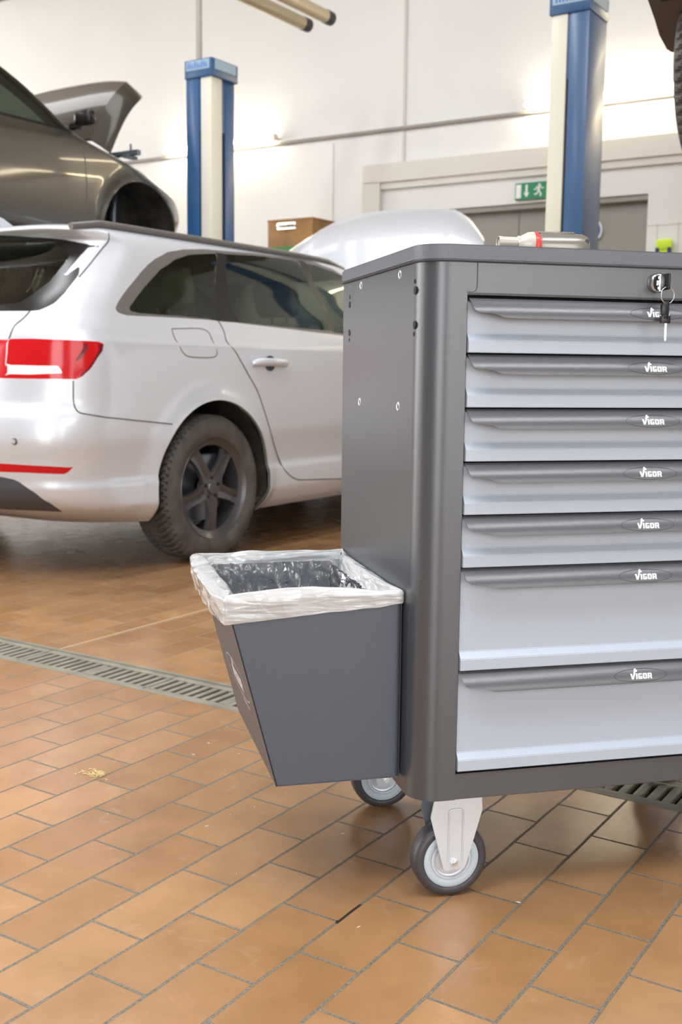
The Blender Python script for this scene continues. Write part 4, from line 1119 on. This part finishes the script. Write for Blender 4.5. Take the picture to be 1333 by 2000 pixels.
# antenna fin
b=MB()
V=[];F=[]
secs=[(-.02,.030,.0),(.01,.028,.045),(.04,.024,.06),(.08,.020,.030),(.14,.014,.012),(.18,.004,.0)]
b.prism([(.62,1.452),(.585,1.50),(.60,1.512),(.63,1.505),(.69,1.476),(.80,1.458)],-.012,.012,'x',bev=.005)
b.box((-.03,.56,1.445),(.03,.82,1.462),bev=.008)
b.build('antenna_fin',M['paint'],sv,smooth=40)
# wheels
wheel(sv,'wheel',.921,1.0,.326,1);wheel(sv,'wheel',.921,3.82,.326,1);wheel(sv,'wheel',-.921,1.0,.326,-1);wheel(sv,'wheel',-.921,3.82,.326,-1)
# parking sensor ring, interior brake light
pp=min((p for r_ in G for p in r_ if p[1]<.5),key=lambda p:abs(p[0]-.70)+abs(p[2]-.565));b=MB().lathe([(.009,-.001),(.0115,-.003),(.0135,.004)],24,'y',(pp[0],pp[1]-.001,pp[2]));b.build('parking_sensor',M['gap'],sv,smooth=40)
# raised bonnet: curved panel hinged at the cowl
def bonnet(w,length,hinge,ang,bulge,mat,parent,crease=True,rnd=.12,skirt=0,droop=.06):
    NX,NY=36,24;V=[];F=[]
    for side in (0,1):
        for j in range(NY+1):
            t=j/NY
            for i in range(NX+1):
                s=-1+2*i/NX
                hw=w*(1-.10*t**2-.10*max(0,(t-.72)/.28)**2)
                x=s*hw
                yy=t*length*(1-.03*s*s*t-rnd*abs(s)**5*t)
                up=bulge*(1-abs(s)**3.2)*(1-.2*t)+.06*math.sin(PI*min(1,t))*(1)- droop*max(0,(t-.7)/.3)**2-skirt*max(0,(abs(s)-.90)/.10)
                if crease: up+=.016*math.exp(-((abs(s)-(.80-.12*t))/.035)**2)
                up-=side*.025*(1 if 0<i<NX and 0<j<NY else .6)
                V.append((x,yy,up))
    m=(NX+1)*(NY+1)
    for j in range(NY):
        for i in range(NX):
            a=j*(NX+1)+i
            F.append((a,a+1,a+NX+2,a+NX+1));F.append((a+m,a+m+NX+1,a+m+NX+2,a+m+1))
    for i in range(NX):
        F.append((i,i+m,i+1+m,i+1));a=NY*(NX+1)+i;F.append((a,a+1,a+1+m,a+m))
    for j in range(NY):
        a=j*(NX+1);F.append((a,a+NX+1,a+NX+1+m,a+m));a+=NX;F.append((a,a+m,a+NX+1+m,a+NX+1))
    R_=Matrix.Translation(hinge)@Matrix.Rotation(math.radians(ang),4,'X')
    V=[R_@Vector(v) for v in V]
    return MB().add(V,F).build('bonnet',mat,parent,smooth=40)
bonnet(.86,1.22,(0,3.42,1.00),54,.06,M['paint'],sv,rnd=.16)
MB().tube([(-.70,3.9,.92),(-.66,3.95,1.62)],.010,8).build('bonnet_strut',M['black'],sv)
# ------------------------- dark car on the lift
LZ2=1.40
dk=empty('suv','dark bronze car raised on a lift at the left, bonnet open, front wheel removed','car',(-6.40,2.23,LZ2))
G2=suv();J2=len(G2);I2=len(G2[0])
def loc2(y,z):
    bj=min(range(J2),key=lambda j:abs(G2[j][I2//2][2]-z));row=G2[bj];i=min(range(20,I2-20),key=lambda i:abs(row[i][1]-y)+(0 if row[i][0]>.3 else 9));return (i,bj)
front_glass=[(1.95,1.0),(2.45,.995),(2.93,.99),(2.86,1.10),(2.75,1.19),(2.62,1.26),(2.48,1.315),(2.25,1.36),(1.95,1.38)]
rear_glass=[(.85,1.02),(1.80,1.0),(1.80,1.38),(1.2,1.36),(.98,1.25)]
band=[(.60,1.0),(2.0,.975),(3.05,.970),(3.12,1.02),(2.98,1.13),(2.84,1.235),(2.70,1.31),(2.50,1.375),(2.2,1.415),(1.2,1.41),(.8,1.25)]
r2=[('front_door_window',[loc2(*p) for p in front_glass]),('rear_door_window',[loc2(*p) for p in rear_glass]),('window_trim',[loc2(*p) for p in band])]
jb=min(range(J2),key=lambda j:abs(G2[j][60][2]-1.02));jt=min(range(J2),key=lambda j:abs(G2[j][60][2]-1.37))
r2.append(('windscreen',[(I2-19,jb),(I2+5,jb),(I2+5,jt),(I2-18,jt)]))
r2.append(('rear_window',[(-5,jb),(12,jb),(11,jt),(-5,jt)]))
def ex2(cx,cy,cz,i,j):
    if cy>3.3 and .70<cz<1.0 and abs(cx)<.72: return 'engine_bay'
    if cz<.46: return 'sill_cladding'
    return None
sh=car_shell(G2,r2,SUVH,.38,'body',ex2)
mats2={'body':'brown','front_door_window':'glass','rear_door_window':'glass','window_trim':'gloss','windscreen':'glass','rear_window':'glassd','engine_bay':'liner','sill_cladding':'brown'}
for n,V,F in sh:
    o=mesh(n,V,F,M[mats2[n]],dk,True)
    if n in ('body','window_trim','sill_cladding'):
        md=o.modifiers.new('skin','SOLIDIFY');md.thickness=.012;md.offset=-1;md.use_rim=False
        if n=='body': o.data.materials.append(M['inner']);md.material_offset=1;md.material_offset_rim=0
MB().box((-.74,.35,.26),(.74,4.1,.33)).build('underbody',M['liner'],dk)
arch_liner(SUVH,.38,.885,dk)
MB().box((-.76,.5,.42),(.76,3.2,.46)).box((-.76,2.9,.46),(.76,3.2,.93),bev=.05).build('cabin_floor',M['inner'],dk)
MB().tube([(.62,3.63,.18),(.60,3.66,.55),(.58,3.70,.70)],.028,10).lathe([(0,.66),(.14,.66),(.14,.68),(.07,.70),(0,.70)],32,'x',(0,3.63,.30)).build('suspension_strut',M['disc'],dk,smooth=50)
# front right wheel removed; the other three stay
for (x,y,s) in ((.90,1.03,1),(-.90,1.03,-1),(-.90,3.63,-1)): wheel(dk,'wheel',x,y,.356,s,.345,.225)
bonnet(.80,.74,(0,3.36,.985),47,.05,M['brown'],dk,crease=False,rnd=.02,skirt=.10,droop=.02)
# door mirror, handle, body lines
b=MB();b.box((.90,3.00,1.00),(1.05,3.08,1.10),bev=.03);b.build('door_mirror',M['gloss'],dk,smooth=50)
MB().box((.84,3.02,.985),(.93,3.06,1.03),bev=.01).build('mirror_foot',M['gloss'],dk)
MB().tube([(.885,2.16,.885),(.912,2.20,.89),(.912,2.34,.89),(.885,2.38,.885)],.014,10).build('door_handle',M['brown'],dk,smooth=60)
sm=[loc2(3.08,.96),loc2(3.10,.85),loc2(3.12,.70),loc2(3.12,.55),loc2(3.08,.45)]
seam_pair(G2,sm,.004,'door_seam',dk)

# measuring device lying in the engine bay
tb=empty('fender_tool','grey metal bar tool lying across the front wing of the raised dark car','tool',(-5.56,5.85,2.30))
MB().box((-.35,-.02,.02),(.06,.02,.055),bev=.005).tube([(-.02,0,.05),(-.02,0,.10)],.008,8).box((-.05,-.05,0),(0,.05,.02),bev=.004).build('bar',M['disc'],tb)
# ------------------------- third vehicle at right edge
DZ3=1.515
tv=empty('van','dark raised vehicle at the upper right edge with only its tyre and corner in view','car',(-.30,3.01,DZ3))
L3=[(max(z,.25)*1.0+.22 if z<.5 else z+.12,w,yr+(.12 if z<.5 else 0),yf,cr,cf) for (z,w,yr,yf,cr,cf) in SUV if z>.3]
G3=car_grid(L3,SUVN,.03,SUVH,.40,flare=.02,bow=.05,lift=.0)
jb=len(G3)//2
sh=car_shell(G3,[('rear_window',[(-5,60),(12,60),(11,76),(-5,76)])],SUVH,.40,'body',lambda x,y,z,i,j:'window' if (1.18<z<1.45 and .8<y<2.9 and x>.6) else None)
for n,V,F in sh:
    o=mesh(n,V,F,M['dkpaint'] if n=='body' else M['glassd'],tv,True)
    if n=='body':
        md=o.modifiers.new('skin','SOLIDIFY');md.thickness=.012;md.offset=-1
arch_liner(SUVH,.40,.885,tv,24,156)
MB().box((-.70,.9,.30),(.70,4.0,.36)).box((-.72,.35,.42),(.72,.62,.60),bev=.05).tube([(-.55,1.03,.356),(.55,1.03,.356)],.05,12).tube([(.45,.4,.40),(.45,1.6,.36)],.035,10).build('underbody',M['liner'],tv,smooth=50)
MB().prism([(.45,.95),(.55,.68),(.625,.565),(.66,.53),(.74,.49),(.80,.452),(.90,.425),(.96,.46),(.90,.56),(.80,.95)],-.92,-.50,'x',bev=.012).build('bumper_lining',M['dkpaint'],tv,smooth=40)
for (x,y,s) in ((-.84,1.03,-1),(.87,1.03,1),(.87,3.63,1),(-.87,3.63,-1)): wheel(tv,'wheel',x,y,.356,s,.352,.222,.235)
# ---------------------------------------------------------------- lift columns
def column(x_in,y0,s,label,arms,zc=2.88,H=3.005,conduit=False):
    """x_in: inner face x; s=+1 inner face looks to +x"""
    W,D=.235,.285
    c=empty('lift_column',label,'lift column',(x_in,y0,0))
    def X(a): return -s*a            # a measured from the inner face outwards
    def bx_(b,a0,a1,ya,yb,z0,z1,bev=.003):
        x0,x1=sorted((X(a0),X(a1)));b.box((x0,ya,z0),(x1,yb,z1),bev=bev)
    b=MB()
    bx_(b,.118,W,.004,D-.004,0,zc);bx_(b,.02,.12,D-.11,D-.004,0,zc)
    b.build('post',M['blue'],c,smooth=40)
    b=MB();bx_(b,.006,.102,.006,.125,.05,zc);b.build('cover',M['cream'],c,smooth=40)
    b=MB();bx_(b,.03,.119,.02,D-.10,.02,2.52,0);b.build('slot',M['void'],c)
    b=MB();bx_(b,.025,.119,.014,D-.105,2.52,zc,0);b.build('carriage_cover',M['blue'],c)
    b=MB();bx_(b,-.008,W+.006,-.006,D+.006,zc,H,.006);b.build('cap',M['blue'],c,smooth=40)
    b=MB();bx_(b,.012,W-.012,-.0085,-.006,zc+.052,H-.008,0)
    xs=sorted((X(-.0105) if s>0 else X(W+.0085),X(-.008) if s>0 else X(W+.006)));b.box((xs[0],.03,zc+.052),(xs[1],D-.02,H-.008));b.build('label_plate',M['bluel'],c)
    b=MB()
    for k in range(9):
        a=.03+k*.021;hh=.035+.012*((k*7)%3);x0,x1=sorted((X(a),X(a+.012)))
        b.box((x0,-.0095,zc+.062),(x1,-.0085,zc+.062+hh*.7))
        b.box((x0,-.0095,zc+.062+hh*.7+.004),(x1-.004*s*0,-.0085,zc+.062+hh*.7+.009))
    b.build('lettering',M['signb'],c)
    b=MB();bx_(b,-.06,W+.06,-.08,D+.08,0,.02,.003);b.build('base_plate',M['blue'],c)
    b=MB()
    for (tx,ty,z) in arms:
        p0=Vector((X(.05),D*.5,z-.06));p1=Vector((tx-x_in,ty-y0,z-.06));d=(p1-p0);L_=d.length;ang=math.atan2(d.y,d.x)
        R_=Matrix.Translation(p0)@Matrix.Rotation(ang,4,'Z')
        b.box((0,-.05,-.045),(L_,.05,.04),bev=.006,mat=R_);b.lathe([(0,.03),(.06,.03),(.06,.06),(0,.06)],20,'z',tuple(p1))
    if arms: b.build('lift_arm',M['blue'],c,smooth=40)
    return c
column(-5.140,6.20,1,'left blue lift column with cream cover, standing right of the raised dark car',[(-5.72,5.05,1.66),(-5.80,4.0,1.66)])
column(-2.620,6.20,-1,'right blue lift column with cream cover, rising behind the trolley lid',[])
column(-7.95,6.20,1,'blue lift column on the far side of the raised dark car',[(-7.05,5.05,1.66),(-7.02,4.0,1.66)])
column(.95,5.2,-1,'blue lift column right of the raised vehicle, outside the trolley view',[(.10,5.05,1.875),(.10,4.2,1.875)])
column(-1.62,5.9,1,'blue lift column beside the raised vehicle',[(-.80,5.3,1.875),(-.80,4.6,1.875)]) if False else None
tag(MB().tube([(-5.30,6.26,3.004),(-5.30,6.26,CZ)],.022,12).build('cable_duct',M['pipe'],smooth=50),'grey cable duct rising from the left lift column to the ceiling','pipe')
# ---------------------------------------------------------------- lights
def area(name,loc,rot,sx,sy,P,col=(1,.96,.90)):
    l=bpy.data.lights.new(name,'AREA');l.shape='RECTANGLE';l.size=sx;l.size_y=sy;l.energy=P;l.color=col
    o=bpy.data.objects.new(name,l);COL.objects.link(o);o.location=loc;o.rotation_euler=rot;return o
LAMPS=[(-.6,-.3),(-9.5,1.5),(-5.8,-1.5),(-4.9,3.6),(-2.6,1.2),(-1.9,-3.0),(2.0,1.5),(3.2,6.5)]
for i,(x,y) in enumerate(LAMPS): area('ceiling_lamp',(x,y,5.4),(0,0,0),.35,3.0,128,(.93,.965,1.0))
# added area lights before the solid unseen walls, spaced to shape the trolley's reflections
area('wall_fill',(-10.4,-6.9,2.4),(math.radians(90),0,math.radians(-20)),5.0,4.4,300,(.92,.96,1.0))
area('wall_fill',(-13.85,-2.6,2.3),(0,math.radians(90),0),4.2,5.5,560,(.92,.96,1.0))
area('wall_fill',(2.3,-6.9,2.4),(math.radians(90),0,math.radians(8)),6.0,4.4,520,(.92,.96,1.0))
area('wall_fill',(6.85,-2.0,2.2),(0,math.radians(-90),0),4.2,5.0,300,(.92,.96,1.0))
area('side_fill',(-13.9,6.8,3.3),(0,math.radians(90),0),3.0,4.5,300,(.95,.975,1.0))  # added to brighten the trolley's left side; the wall has no opening
area('overhead_fill',(-6.0,6.2,5.45),(math.radians(14),0,0),9.0,1.2,70,(.97,.98,1.0))  # added area light below the closed ceiling, no roof opening above
# light thrown along the wall by the tubes
for x0,x1 in ((-8.45,-7.0),(-4.17,-2.75),(-2.5,-1.05)):
    l=area('tube_light',((x0+x1)/2,FY-.12,3.19),(math.radians(90),0,0),x1-x0,.04,11,(1,.88,.66))
w=bpy.data.worlds.new('daylight');scn.world=w;w.use_nodes=True
bg=w.node_tree.nodes['Background'];bg.inputs['Color'].default_value=(.93,.96,1,1);bg.inputs['Strength'].default_value=1.1
# ---------------------------------------------------------------- camera
cd=bpy.data.cameras.new('camera');co_=bpy.data.objects.new('camera',cd);COL.objects.link(co_)
r=Vector((0.8382534463525549,0.5451721445313461,0.010885426273568758));u=Vector((-0.07922444106978355,0.1020153381811378,0.9916230930716411));f=Vector((-0.5394948077741292,0.8320938670624134,-0.1287056672484713))
co_.matrix_world=Matrix(((r.x,u.x,-f.x,0),(r.y,u.y,-f.y,0),(r.z,u.z,-f.z,.8539160432),(0,0,0,1)))
cd.sensor_fit='HORIZONTAL';cd.sensor_width=24;cd.lens=24*2145.68/1333;cd.clip_start=.02;cd.clip_end=100
cd.dof.use_dof=True;cd.dof.focus_distance=1.72;cd.dof.aperture_fstop=8.0
scn.camera=co_
scn.view_settings.view_transform='Standard';scn.view_settings.look='None';scn.view_settings.gamma=1;scn.view_settings.use_curve_mapping=False
scn.view_settings.exposure=.17
